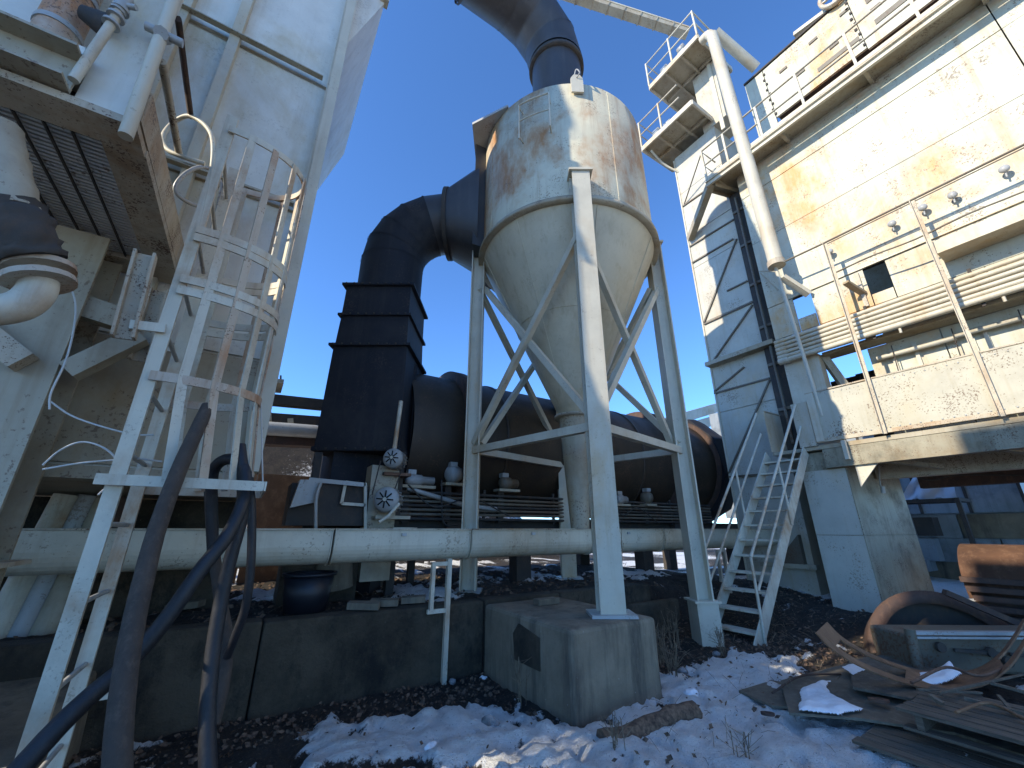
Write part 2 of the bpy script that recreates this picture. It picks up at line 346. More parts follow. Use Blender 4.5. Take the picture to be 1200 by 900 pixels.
# hood with the grating underneath, nearer the camera
A = thing('grated_hood', 'overhanging white hood with a peeling frame and dark slatted grating below', 'hood', (-2, 2.6, 3.15))
MB().box(-3, -.868, 2.06, 2.09, 3.41, 5.5).build('hood_wall', M['white'], A)
MB().box(-.865, -.70, 1.86, 1.88, 3.18, 5.5).build('corner_sheet', M['white'], A)
MB().box(-2.9, -.87, 1.80, 2.055, 3.36, 3.40).build('ledge', M['white'], A)
MB().channel((-2.9, 1.84, 3.27), (-.87, 1.84, 3.27), .17, .09, (0, -1, 0)).build('front_channel', M['dull'], A)
MB().box(-2.9, -.66, 1.83, 1.99, 3.14, 3.175).build('frame_beam', M['frame'], A, label='peeling rusty front frame beam')
MB().box(-.80, -.655, 1.992, 3.18, 3.14, 3.175).build('frame_beam', M['frame'], A)
MB().box(-2.9, -.805, 2.98, 3.18, 3.14, 3.176).build('frame_beam', M['frame'], A)
MB().box(-.675, -.655, 1.83, 3.18, 3.18, 3.34).build('side_web', M['frame'], A)
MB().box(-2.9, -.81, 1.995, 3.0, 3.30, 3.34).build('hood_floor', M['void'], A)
g = MB(); y = 2.0
while y < 2.97: g.box(-3.2, -.81, y, y+.014, 3.165, 3.20); y += .0265
g.build('grating', M['bright'], A, kind='stuff')
for i in range(15): MB().box(-.90-.085*i, -.894-.085*i, 1.995, 2.975, 3.150, 3.164).build('grating_bar', M['dark'], A)
MB().tube([at(147, 160, Y=1.81), at(218, -40, Y=1.81)], .024, 14).build('corner_tube', M['cream'], A)
p = at(191, 40, Y=1.80); MB().tube([p-V((.06, .0, .0)), p+V((.07, 0, .0))], .018, 8).tube([p-V((0, .02, .02)), p+V((0, .03, .02))], .028, 8).build('clamp', M['galv'], A)
# rusty stack and valve pipe on the ledge
d = thing('ledge_stack', 'rust stained round stack clamped together on the hood ledge', 'duct', at(60, 58, Y=1.93))
p0 = at(58, 58, Y=1.95); p1 = at(110, -45, Y=1.95)
MB().tube([p0, p1], .07, 24).build('stack_shell', M['ladrust'], d)
for k in (.18, .55): q = p0.lerp(p1, k); dd = (p1-p0).normalized()*.012; MB().tube([q-dd, q+dd], .075, 24).build('clamp_band', M['galv'], d)
q = at(96, 14, Y=1.86); MB().tube([q, q+V((.09, 0, -.02))], .05, 14, rs=[.028, .055]).build('lamp_cup', M['dark'], d)
d = thing('valve_pipe', 'thin white pipe with a flanged valve, left of the hood corner', 'pipe', at(85, 95, Y=1.82))
p0 = at(86, 94, Y=1.80); p1 = at(136, 20, Y=1.80); p2 = at(158, -25, Y=1.80)
MB().tube([p0, p1, p2], .017, 14).build('pipe', M['lad'], d)
for k in (.88, 1.0, 1.12): q = p0.lerp(p1, k); dd = (p1-p0).normalized()*.006; MB().tube([q-dd, q+dd], .03, 14).build('flange', M['galv'], d)
q = at(143, 6, Y=1.80); MB().tube([q-(p1-p0).normalized()*.05, q+(p1-p0).normalized()*.05], .026, 10).tube([q, q+V((.05, -.02, 0))], .012, 8).build('valve_body', M['galv'], d)
# column, hangers, braces under the hood
K = thing('steel_column', 'broad grimy H column at the far left under the grating', 'column', (-1.05, 2.9, .1))
MB().ibeam((-1.08, 2.92, .1), (-1.08, 2.92, 3.13), .32, .30, (0, 1, 0), .02).build('shaft', M['dull'], K)
MB().box(-1.26, -.86, 2.72, 3.12, 1.44, 1.46).build('splice_plate', M['lad'], K)
MB().beam(at(80, 436, Y=2.8), at(166, 394, Y=2.8), .09, .09).build('brace', M['dull'], K)
MB().beam(at(96, 360, Y=2.85), at(158, 380, Y=2.85), .08, .12).build('cross_beam', M['dull'], K)
MB().beam(at(-30, 380, Y=2.72), at(28, 425, Y=2.72), .08, .1).build('brace', M['frame'], K)
H = thing('ladder_hanger', 'pair of peeling channels hanging from the hood beside the ladder', 'bracket', at(160, 310, Y=2.43))
for (a, b, Y_) in (((172, 300), (146, 398), 2.43), ((188, 342), (164, 424), 2.88)):
    MB().channel(at(*a, Y=Y_), at(*b, Y=Y_), .085, .05, (0, -1, 0)).build('channel', M['frame'], H)
for (a, b, Y_) in (((152, 380), (194, 385), 2.40), ((170, 404), (203, 408), 2.86)):
    MB().beam(at(*a, Y=Y_), at(*b, Y=Y_), .012, .045).build('stay', M['lad'], H)
# wrapped pipe at left
d = thing('wrapped_pipe', 'lagged pipe with torn black wrapping and a flanged elbow, far left', 'pipe', at(45, 330, Y=1.9))
MB().tube(curve([at(-12, 150, Y=1.85), at(0, 200, Y=1.85), at(12, 250, Y=1.85)], 5), .078, 20, rough=.06).build('lagging', M['dull'], d)
MB().tube(curve([at(11, 246, Y=1.85), at(27, 275, Y=1.85), at(40, 305, Y=1.87)], 6), .085, 20, rs=[.08+.01*random.random() for _ in range(13)], rough=.12).build('torn_wrap', M['dark'], d)
MB().tube(curve([at(42, 300, Y=1.9), at(46, 330, Y=1.9), at(38, 348, Y=1.9), at(18, 360, Y=1.9), at(-25, 366, Y=1.9)], 5), .05, 18).build('elbow', M['lad'], d)
for a, b in (((46, 312), (47, 318)), ((46, 326), (47, 332))): MB().tube([at(*a, Y=1.9), at(*b, Y=1.9)], .092, 20).build('flange', M['ladrust'], d)
# loose cables
for i, pts in enumerate(([(68, 318), (86, 345), (88, 375), (78, 420), (60, 460), (58, 480)], [(50, 545), (70, 528), (95, 518), (120, 524), (137, 540), (133, 562), (115, 580)], [(58, 470), (90, 490), (150, 508), (180, 510)], [(50, 550), (100, 542), (160, 538), (190, 541)])):
    MB().tube(curve([at(a, b, Y=2.65-.02*k) for k, (a, b) in enumerate(pts)]), .0045, 6).build('loose_cable', M['wire'], label=('white cable hanging down the left column', 'white cable looped in front of the dull panel', 'white cable sagging from column towards ladder', 'thin cable lying nearly level below the looped one')[i], cat='cable', group='loose white cables by the ladder')

# ------------------------------------------------------------------ caged ladder
LD = thing('caged_ladder', 'tall off white caged ladder with rusty hoops rising past the hood', 'ladder', (-.49, 2.65, .12))
XR = -.50
for Y_ in (2.43, 2.88): MB().box(XR-.032, XR+.026, Y_-.012, Y_+.012, .12, 3.98).build('rail', M['lad'], LD)
z = .42
while z < 3.9: MB().tube([(XR, 2.44, z), (XR, 2.87, z)], .011, 8).build('rung', M['galv'], LD); z += .30
def hoop(z, xm, n=32, h=.045, mat='lad', y0=2.40, y1=2.91, sq=False):
    pts = []
    yc, hw = (y0+y1)/2, (y1-y0)/2
    for i in range(n+1):
        th = -math.pi/2+math.pi*i/n
        pts.append(V((XR+(xm-XR)*max(0, math.cos(th)), yc+hw*(math.sin(th)+.22*math.sin(2*th)*-1*0)*(1+.12*math.cos(th)), z)))
    if sq: pts = [V((XR-.03, y0, z)), V((xm, y0-.02, z)), V((xm, y1+.02, z)), V((XR-.03, y1, z))]
    m = MB()
    vs = []; 
    for i, p in enumerate(pts):
        q = pts[min(i+1, len(pts)-1)]-pts[max(i-1, 0)]; nrm = V((q.y, -q.x, 0)).normalized()*.005
        vs += [p-nrm-V((0, 0, h/2)), p+nrm-V((0, 0, h/2)), p+nrm+V((0, 0, h/2)), p-nrm+V((0, 0, h/2))]
    fs = [(a*4+k, a*4+(k+1) % 4, a*4+4+(k+1) % 4, a*4+4+k) for a in range(len(pts)-1) for k in range(4)]+[(3, 2, 1, 0), tuple(len(vs)-4+k for k in range(4))]
    return m.add(vs, fs).build('hoop', M[mat], LD)
hz = [(2.28, -.045), (2.745, -.045), (2.81, -.045), (3.07, -.05), (3.12, -.05), (3.86, -.07)]
for i, (z, xm) in enumerate(hz): hoop(z, xm, mat='lad' if i else 'ladrust')
MB().box(XR-.06, .05, 2.37, 2.385, 1.775, 1.82).build('bottom_bar', M['lad'], LD)
MB().box(XR-.03, .05, 2.93, 2.945, 1.775, 1.82).build('bottom_bar', M['lad'], LD)
MB().box(.052, .06, 2.37, 2.945, 1.775, 1.82).build('bottom_bar', M['lad'], LD)
for i, th in enumerate((-74, -56, -36, -16, 4, 24, 44, 64, 80)):
    t_ = math.radians(th); X_ = XR+.45*max(0, math.cos(t_)); Y_ = 2.655+.255*math.sin(t_)*(1+.12*math.cos(t_))
    Xb = XR+.05+.45*max(0, math.cos(t_)); Yb = 2.655+.29*math.sin(t_)
    top = 3.86
    nrm = V((math.cos(t_), math.sin(t_), 0)); tan = V((-math.sin(t_), math.cos(t_), 0))
    m = MB(); a, b, c = V((Xb, Yb, 1.80)), V((X_, Y_, 2.28)), V((X_, Y_, top))
    for p, q in ((a, b), (b, c)): m.sweep([(-.02, -.004), (.02, -.004), (.02, .004), (-.02, .004)], p, q+(q-p).normalized()*.003, nrm)
    m.build('cage_strap', M['ladrust'] if i in (1, 4, 6) else M['lad'], LD, label='rust streaked upright strap' if i in (1, 4, 6) else None)
MB().tube([at(306, 470, Y=2.7), at(308, 570, Y=2.7)], .004, 6).build('safety_wire', M['wire'], LD)
YL = 2.6
MB().tube(curve([at(230, 285, Y=2.43), at(246, 215, Y=2.43), at(250, 172, Y=2.43), at(243, 150, Y=2.5), at(222, 136, Y=2.6), at(203, 144, Y=2.7), at(191, 160, Y=2.65), at(196, 175, Y=2.5), at(215, 184, Y=2.43), at(240, 192, Y=2.42)], 6), .013, 10).build('grab_loop', M['lad'], LD)
MB().tube(curve([at(243, 290, Y=2.9), at(257, 235, Y=2.9), at(258, 212, Y=2.88), at(240, 196, Y=2.8), at(218, 203, Y=2.75), at(205, 222, Y=2.75), at(222, 238, Y=2.8), at(248, 245, Y=2.9)], 6), .012, 10).build('grab_loop', M['galv'], LD)
MB().box(XR-.2, XR-.03, 2.38, 2.396, .78, .835).build('stay', M['lad'], LD)
MB().box(XR-.03, XR+.14, 2.9, 2.915, .86, .91).build('stay', M['lad'], LD)
rd = thing('grab_rods', 'two rust pitted rods rising from the ladder loops', 'rods', at(210, 180, Y=2.5))
MB().tube([at(210, 180, Y=2.45), at(190, 72, Y=1.84)], .0165, 10, rough=.12).build('rod', M['frame'], rd)
MB().tube([at(224, 137, Y=2.62), at(209, 22, Y=1.84)], .015, 10, rough=.2).build('rod', M['rustd'], rd)
# hoses draped over the ladder cage
def hose(pts, r, mat, label, rs=None, n=16, rough=.015):
    c = curve([at(a, b, Y=y_) for a, b, y_ in pts], 7)
    rr = None
    if rs: rr = [rs[0]+(rs[1]-rs[0])*i/(len(c)-1) for i in range(len(c))]
    return MB().tube(c, r, n, rs=rr, rough=rough).build('rubber_hose', M[mat], label=label, cat='hose', group='hoses hanging from the ladder cage')
h0 = hose([(244, 476, 2.45), (228, 510, 2.38), (208, 555, 2.33), (184, 620, 2.28), (168, 680, 2.2), (153, 750, 2.12), (143, 820, 2.05), (138, 880, 2.0), (137, 960, 1.95)], .05, 'hose', 'thickest hose, ribbed brown, open end up beside the ladder cage', rs=(.029, .038))
hose([(250, 650, 2.75), (248, 590, 2.72), (250, 552, 2.68), (266, 538, 2.6), (284, 546, 2.52), (287, 580, 2.45), (268, 625, 2.38), (235, 668, 2.33), (195, 725, 2.3), (150, 778, 2.27), (110, 812, 2.24), (70, 850, 2.2), (20, 905, 2.15), (-20, 950, 2.1)], .042, 'hoseb', 'smooth black hose looping over and running down to lower left corner', rs=(.027, .034))
hose([(281, 522, 2.55), (285, 560, 2.5), (283, 605, 2.48), (270, 655, 2.48), (259, 705, 2.48), (250, 760, 2.46), (244, 820, 2.42), (243, 870, 2.38), (246, 960, 2.3)], .036, 'hoseb', 'grey black hose hanging almost straight to the bottom edge', rs=(.027, .032))
hose([(292, 560, 2.6), (295, 600, 2.6), (294, 660, 2.6), (288, 710, 2.62), (276, 745, 2.66), (266, 770, 2.7)], .02, 'hoseb', 'thinnest black hose, rightmost of the bundle on the cage')
hose([(246, 575, 2.85), (250, 640, 2.85), (258, 700, 2.85), (266, 750, 2.82), (262, 800, 2.76), (250, 850, 2.7)], .028, 'hose', 'dull brown hose partly hidden behind the black ones')
SC[0] = 1.0
# ------------------------------------------------------------------ long trough conveyor and its stands
TR = thing('trough_conveyor', 'long pale round bottomed conveyor trough crossing behind the cyclone legs', 'conveyor', (1, 4.7, 1.28))
x = -5
for i, wd in enumerate((1.9, 2.15, 1.72, 1.5, 1.9, 1.5, 2.0, 1.6)):
    pr = [(-.165, .13)]+[(.165*math.cos(math.pi+math.pi*k/14), -.02+.165*math.sin(math.pi+math.pi*k/14)) for k in range(15)]+[(.165, .13)]
    MB().sweep(pr, (x+.008, 4.7, 1.46), (x+wd-.008, 4.7, 1.46), smooth=False).build('trough_section', M['trough'], TR)
    for xx in (x+.012, x+wd-.02): MB().sweep([(a*1.08, b*1.08) for a, b in pr], (xx, 4.7, 1.46), (xx+.008, 4.7, 1.46)).build('joint_flange', M['trough'], TR)
    MB().box(x+.004, x+wd-.004, 4.51, 4.89, 1.592, 1.606).build('cover', M['frame'], TR)
    MB().box(x+wd*.45, x+wd*.45+.05, 4.515, 4.53, 1.53, 1.56).build('latch', M['galv'], TR)
    x += wd
def stand(px_, y_, lab):
    p = at(px_, 655, Y=4.56); s = thing('trough_stand', lab, 'stand', (p.x, 4.58, .1), 'stands under the trough')
    MB().box(p.x+.0, p.x+.05, 4.53, 4.58, y_, 1.29).build('leg', M['lad'], s)
    MB().box(p.x-.18, p.x-.14, 4.53, 4.58, .78, 1.22).build('leg', M['lad'], s)
    MB().box(p.x-.18, p.x+.0, 4.535, 4.575, 1.22, 1.26).build('cross_bar', M['lad'], s)
    MB().box(p.x-.20, p.x+.0, 4.535, 4.575, .76, .8).build('cross_bar', M['lad'], s)
stand(524, .08, 'narrow pale trough stand on the dark wall left of the block')
stand(848, .5, 'small pale trough stand just left of the stair')

# ------------------------------------------------------------------ cyclone separator
CC = C(6.11, .98, 0); R0 = 1.50
def cyp(ang, r, z):   # ang from the camera side, clockwise seen from above
    a = math.radians(ang); return CC-FW*math.cos(a)*r+RT*math.sin(a)*r+V((0, 0, z))
CY = thing('cyclone_separator', 'tall rust stained cream cyclone on four steel legs in the middle', 'cyclone', (CC.x, CC.y, .8))
MB().lathe(CC, (0, 0, 1), [(6.12, R0), (8.50, R0), (8.50, R0-.03)], 96).lathe(CC, (0, 0, 1), [(8.48, .5), (8.48, R0-.01)], 64).build('shell', M['cyc'], CY)
MB().lathe(CC, (0, 0, 1), [(6.03, R0-.02), (6.03, R0+.075), (6.10, R0+.075), (6.10, R0-.02)], 96).build('rim_ring', M['dull'], CY)
MB().lathe(CC, (0, 0, 1), [(6.03, R0-.02), (3.25, .24)], 96).build('cone', M['cone'], CY)
MB().lathe(CC, (0, 0, 1), [(3.25, .22), (3.25, .32), (3.21, .32), (3.21, .2)], 32).build('cone_flange', M['dull'], CY)
MB().tube([V((CC.x, CC.y, 3.21)), V((CC.x, CC.y+.02, 1.61))], .2, 24, rs=[.25, .13]).build('spout', M['dull'], CY)
legs = [(0, .80), (90, .14), (180, .80), (270, .80)]
lp = {}
for ang, zb in legs:
    a, b = cyp(ang, R0+.075, zb), cyp(ang, R0+.075, 6.42); lp[ang] = a
    n_ = (cyp(ang, 1, 0)-cyp(ang, 0, 0))
    MB().ibeam(a, b, .25, .22, n_, .02).build('leg', M['cream'], CY)
    MB().obox(b+V((0, 0, .02)), n_.cross(V((0, 0, 1)))*.17, n_*.14, (0, 0, .018)).build('cap_plate', M['cream'], CY)
    MB().obox(a+V((0, 0, .012)), n_.cross(V((0, 0, 1)))*.22, n_*.18, (0, 0, .014)).build('base_plate', M['galv'], CY)
    MB().obox(cyp(ang, R0+.03, 6.26), n_.cross(V((0, 0, 1)))*.15, n_*.03, (0, 0, .17)).build('doubler_plate', M['cream'], CY)
order = [0, 90, 180, 270]
for i, a in enumerate(order):
    b = order[(i+1) % 4]; r_ = R0+.075
    def off(k, z): return cyp(k, r_-.02, z)
    MB().beam(off(a, 2.72), off(b, 2.72), .09, .10).build('tie_beam', M['cream'], CY)
    MB().beam(off(a, 2.82), off(b, 5.55), .085, .085).build('brace', M['cream'], CY)
    q0, q1 = cyp(a, r_-.13, 5.55), cyp(b, r_-.13, 2.82)
    MB().beam(q0, q1, .085, .085).build('brace', M['cream'], CY)
q = cyp(90, R0+.075, 0); n_ = cyp(90, 1, 0)-cyp(90, 0, 0); e = n_.cross(V((0, 0, 1)))
MB().obox(q+V((0, 0, .42)), e*.16, n_*.14, (0, 0, .27)).build('leg_shoe', M['cream'], CY)
MB().obox(q+V((0, 0, .70)), e*.19, n_*.17, (0, 0, .012)).build('shoe_plate', M['cream'], CY)
# lifting lug, guard hoop, weld seam
n_ = cyp(3, 1, 0)-cyp(3, 0, 0); e = n_.cross(V((0, 0, 1))); p = cyp(3, R0+.02, 8.42)
MB().prism([p-e*.1-V((0, 0, .18)), p+e*.1-V((0, 0, .18)), p+e*.1+V((0, 0, .14)), p+e*.05+V((0, 0, .22)), p-e*.05+V((0, 0, .22)), p-e*.1+V((0, 0, .14))], n_*.03).build('lifting_lug', M['cream'], CY)
MB().tube(curve([p+n_*.04+V((0, 0, .14)), p+n_*.08+V((0, 0, .2))+e*-.04, p+n_*.03+V((0, 0, .34)), p-n_*.02+V((0, 0, .2))+e*.03, p+n_*.04+V((0, 0, .14))], 5), .01, 8).build('shackle', M['galv'], CY)
def arc(a0, a1, r, z, n=8): return [cyp(a0+(a1-a0)*i/n, r, z) for i in range(n+1)]
MB().tube([cyp(-32, R0+.14, 7.40)]+arc(-32, -14, R0+.14, 8.14)+[cyp(-14, R0+.14, 7.42)], .014, 8).build('guard_hoop', M['cream'], CY)
MB().tube(arc(-32, -14, R0+.14, 7.78), .012, 8).build('guard_bar', M['cream'], CY)
for a in (-32, -14):
    for z in (7.45, 8.1): MB().tube([cyp(a, R0-.01, z), cyp(a, R0+.14, z)], .012, 8).build('guard_bracket', M['cream'], CY)
for a in (10, -38, 58, -80): MB().tube([cyp(a, R0-.018, 6.02), cyp(a, .245, 3.27)], .006, 6).build('cone_weld', M['cone'], CY)
kz = 4.7; rk = .24+(R0-.26)*(kz-3.25)/2.78; MB().tube([cyp(x*5, rk+.002, kz) for x in range(72)]+[cyp(0, rk+.002, kz)], .006, 6).build('cone_weld', M['cone'], CY)
for a in (24, -62, 75): MB().tube([cyp(a, R0+.001, 6.14), cyp(a, R0+.001, 8.48)], .006, 6).build('weld_seam', M['cyc'], CY)
# inlet box on the left shoulder
pl = [(5.72, -.68), (5.95, -.25), (6.3, .4), (7.2, .4), (7.1, -.68)]
MB().prism([C(f, r, 6.2) for f, r in pl], (0, 0, 2.30)).build('inlet_box', M['duct'], CY)
pl = [(5.33, -.72), (5.00, -.08), (6.0, .5), (7.2, .4), (7.15, -.72)]
MB().prism([C(f, r, 8.503) for f, r in pl], (0, 0, .05)).build('inlet_lid', M['galv'], CY)
# concrete footing block under the front leg, small brick on it
BK = thing('footing_block', 'big square concrete footing block carrying the front leg', 'concrete block', (3.0, 3.8, .1))
MB().box(2.49, 3.56, 3.06, 4.58, -.1, .795).build('block', M['conc'], BK, bev=.035)
MB().prism([(2.478, 3.5, .40), (2.478, 3.92, .40), (2.478, 3.95, .62), (2.478, 3.85, .72), (2.478, 3.5, .66)], (.02, 0, 0)).build('spalled_patch', M['wallc'], BK)
MB().box(2.93, 3.22, 4.12, 4.24, .797, .86).build('loose_brick', M['conc'], label='single grey brick lying on top of the footing block', cat='brick', bev=.008)
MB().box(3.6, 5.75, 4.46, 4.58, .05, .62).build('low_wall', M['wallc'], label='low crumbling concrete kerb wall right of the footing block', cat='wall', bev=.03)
q = lp[90]; MB().box(q.x-.25, q.x+.25, q.y-.25, q.y+.25, -.1, .135).build('leg_pad', M['conc'], label='small concrete pad under the right cyclone leg', cat='pad', bev=.02)
# ------------------------------------------------------------------ duct out of the top of the cyclone
TD = thing('top_duct', 'huge black segmented duct bending left off the cyclone top', 'duct', (CC.x, CC.y, 8.5))
r_ = .53
MB().lathe(CC, (0, 0, 1), [(8.45, r_), (11.15, r_)], 40).build('riser', M['duct'], TD)
MB().lathe(CC, (0, 0, 1), [(11.10, r_), (11.10, r_+.07), (11.2, r_+.07), (11.2, r_)], 40).build('clamp_ring', M['dark'], TD)
MB().tube([CC+V((0, 0, 11.19)), CC+V((0, 0, 11.3))], r_+.01, 40, cap=False).build('duct_segment', M['duct'], TD)
er = 1.2; prev = CC+V((0, 0, 11.26)); N_ = 3
def mitre(m, c0, n0, c1, n1, r, up_, k=40):
    vs = []
    for c_, n_ in ((c0, n0), (c1, n1)):
        n_ = n_.normalized(); s_ = up_; b_ = s_.cross(n_).normalized()
        for i in range(k):
            th = 2*math.pi*i/k; vs.append(c_+s_*math.cos(th)*r+b_*math.sin(th)*r)
    m.add(vs, [(i, (i+1) % k, k+(i+1) % k, k+i) for i in range(k)], True); return m
side = V((0, 1, 0))
for i in range(N_):
    a0, a1 = math.pi/2*i/N_, math.pi/2*(i+1)/N_
    p0 = CC+V((-er*(1-math.cos(a0)), 0, 11.26+er*math.sin(a0))); p1 = CC+V((-er*(1-math.cos(a1)), 0, 11.26+er*math.sin(a1)))
    MB_ = mitre(MB(), p0, V((-math.sin(a0), 0, math.cos(a0))), p1, V((-math.sin(a1), 0, math.cos(a1))), r_*1.12, side); MB_.build('duct_segment', M['duct'], TD)
    dd = V((-math.sin(a1), 0, math.cos(a1)))*.02
    mitre(MB(), p1-dd, dd, p1+dd, dd, r_*1.12+.006, side).build('seam_band', M['duct'], TD)
zt = 11.26+er; x = CC.x-er
for wd in (1.0, 1.4, 1.6, 1.6, 2.2):
    mitre(MB(), V((x, CC.y, zt)), V((-1, 0, 0)), V((x-wd, CC.y, zt)), V((-1, 0, 0)), r_*1.12, side).build('duct_segment', M['duct'], TD)
    mitre(MB(), V((x-wd-.03, CC.y, zt)), V((-1, 0, 0)), V((x-wd+.03, CC.y, zt)), V((-1, 0, 0)), r_*1.12+.05, side).build('seam_band', M['dark'], TD)
    x -= wd
MB().tube([V((-2.5, CC.y, 10.1)), V((-2.5, CC.y, zt-.5))], .4, 16).build('down_leg', M['duct'], TD)
# ------------------------------------------------------------------ black inlet duct left of the cyclone
ID = thing('inlet_duct', 'black duct dropping from the cyclone side to the dryer drum', 'duct', C(6.3, -2.45, .8))
FD = 6.3
sq = [C(FD-.62, -.60, 6.22), C(FD+.62, -.60, 6.22), C(FD+.62, -.60, 8.15), C(FD-.62, -.60, 8.15)]
k = 24; vs = []
def sqp(i):
    th = 2*math.pi*(i+.5)/k; c_, s_ = math.cos(th), math.sin(th); m_ = max(abs(c_), abs(s_)); return c_/m_, s_/m_
for i in range(k):
    a, b = sqp(i); vs.append(C(FD+a*.6, -.60, 7.15+b*.93))
for i in range(k):
    th = 2*math.pi*(i+.5)/k; vs.append(C(FD+math.cos(th)*.62, -1.22, 7.10+math.sin(th)*.62))
MB().add(vs, [(i, (i+1) % k, k+(i+1) % k, k+i) for i in range(k)], True).build('transition', M['duct'], ID)
fx = C(0, 1, 0)
MB().tube([C(FD, -1.18, 7.1), C(FD, -1.25, 7.1)], .67, 36).build('flange', M['dark'], ID)
er = .95; s_ = FW.copy()
N_ = 5
for i in range(N_):
    a0, a1 = math.pi/2*i/N_, math.pi/2*(i+1)/N_
    def cp(a): return C(FD, -1.25-er*math.sin(a), 7.1-er*(1-math.cos(a)))
    def nn(a): return -RT*math.cos(a)-V((0, 0, 1))*math.sin(a)
    mitre(MB(), cp(a0), nn(a0), cp(a1), nn(a1), .55, s_, 32).build('duct_segment', M['black'] if i else M['duct'], ID)
    mitre(MB(), cp(a1)-nn(a1)*.015, nn(a1), cp(a1)+nn(a1)*.015, nn(a1), .558, s_, 32).build('seam_band', M['black'], ID)
def rect_sec(z1, z0, h1, h0, nm='duct_box'):
    c1, c0 = C(FD, -2.20, z1), C(FD, -2.20, z0)
    q = lambda c_, h: [c_-RT*h-FW*h, c_+RT*h-FW*h, c_+RT*h+FW*h, c_-RT*h+FW*h]
    return MB().hexa(q(c0, h0)+q(c1, h1)).build(nm, M['black'], ID)
MB().tube([C(FD, -2.20, 6.16), C(FD, -2.20, 5.40)], .55, 32, cap=False).build('duct_segment', M['black'], ID)
rect_sec(5.42, 5.38, .59, .59, 'ledge_frame'); rect_sec(5.38, 4.85, .53, .54); rect_sec(4.86, 4.82, .585, .585, 'ledge_frame')
rect_sec(4.82, 4.3, .54, .56); rect_sec(4.31, 4.27, .63, .63, 'ledge_frame'); rect_sec(4.27, 2.7, .57, .60); rect_sec(2.7, 2.64, .63, .63, 'ledge_frame'); rect_sec(2.6, .7, .3, .3, 'support')
for zz, hh in ((5.40, .59), (4.84, .585), (4.29, .63), (2.67, .63)):
    for q_ in range(9): p_ = C(FD-hh-.004, -2.20-hh+.08+q_*(2*hh-.16)/8, zz); MB().tube([p_, p_-FW*.02], .014, 6).build('flange_bolt', M['dark'], ID)
for s2 in (-1, 1):
    for s1 in (-1, 1): MB().beam(C(FD-.58*s1, -2.15+.58*s2, .78), C(FD-.58*s1, -2.15+.58*s2, 2.62), .1, .1).build('leg', M['dark'], ID)
MB().box(.9, 2.0, 6.2, 8.3, 2.1, 4.2).build('end_housing', M['black'], ID)
MB().tube([at(470, 470, F=5.5), at(462, 528, F=5.5)], .03, 8).build('vent_pipe', M['lad'], ID)
# ------------------------------------------------------------------ dryer drum
DR = thing('dryer_drum', 'long horizontal brown dryer drum behind the cyclone legs', 'drum', (5.5, 7.1, .8))
dc = V((0, 7.1, 3.08)); ax = V((1, 0, 0))
segs = [1.9, 3.6, 5.3, 7.0, 8.7, 9.6]
for i in range(5): MB().lathe(dc, ax, [(segs[i]+.01, 1.24), (segs[i+1]-.01, 1.24)], 64).build('shell_section', M['drum'], DR)
for a in segs[1:-1]: MB().lathe(dc, ax, [(a-.03, 1.22), (a-.03, 1.26), (a+.03, 1.26), (a+.03, 1.22)], 64).build('weld_band', M['drum'], DR)
for a in (2.9, 8.2): MB().lathe(dc, ax, [(a-.1, 1.24), (a-.1, 1.4), (a+.1, 1.4), (a+.1, 1.24)], 64).build('riding_ring', M['rustd'], DR)
MB().lathe(dc, ax, [(9.6, 1.24), (9.6, 1.45), (9.9, 1.48), (10.3, 1.42), (10.3, .2)], 10, smooth=False).build('end_hood', M['black'], DR)
MB().lathe(dc, ax, [(9.55, 1.25), (9.55, 1.36), (9.64, 1.36)], 64).build('seal_ring', M['rustd'], DR)
for X_ in (2.9, 8.2):
    MB().box(X_-.3, X_+.3, 6.0, 8.2, 1.4, 1.75).build('trunnion_base', M['dark'], DR)
    for Y_ in (6.35, 7.85): MB().tube([(X_-.12, Y_, 1.88), (X_+.12, Y_, 1.88)], .2, 24).build('trunnion_roller', M['dark'], DR)
for Y_ in (6.15, 8.05): MB().ibeam((.9, Y_, 1.55), (10.6, Y_, 1.55), .22, .36, (0, 0, 1)).build('base_beam', M['dark'], DR)
for X_ in (1.2, 4.0, 7.0, 10.2):
    for Y_ in (6.15, 8.05): MB().box(X_-.14, X_+.14, Y_-.12, Y_+.12, .3, 1.37).build('support_leg', M['conc'] if X_ < 4 else M['dark'], DR)
# conduits in front of the drum base
CB = thing('conduit_bundle', 'bundle of dark conduits running along below the drum', 'conduits', (4.5, 5.98, 1.7))
for i in range(7):
    z = 1.74+.062*i; MB().tube([(1.45+.02*i, 5.95+.02*(i % 2), z), (4, 5.95, z+.01*math.sin(i)), (9.2, 5.97, z)], .022, 8).build('conduit', M['tank'] if i % 3 else M['dark'], CB)
for X_ in (1.9, 3.2, 4.6, 6.2, 7.8): MB().box(X_, X_+.04, 5.99, 6.03, 1.68, 2.2).build('clamp_strut', M['dark'], CB)
MB().tube([(1.9, 5.9, 2.16), (2.8, 5.9, 1.95), (3.4, 5.92, 1.9)], .035, 8).build('conduit', M['galv'], CB)
for pts in ([(1.9, 5.85, 2.2), (2.3, 5.8, 1.9), (2.9, 5.82, 2.05), (3.6, 5.85, 1.8)], [(4.9, 5.86, 2.25), (5.3, 5.8, 1.75), (5.6, 5.84, 2.1)], [(2.4, 5.84, 2.3), (2.45, 5.8, 1.7), (2.7, 5.85, 1.66)], [(5.9, 5.84, 2.3), (6.1, 5.8, 1.85), (6.6, 5.84, 2.0), (7.2, 5.86, 1.72)]): MB().tube(curve(pts), .012, 6).build('loose_cable', M['dark'], CB)
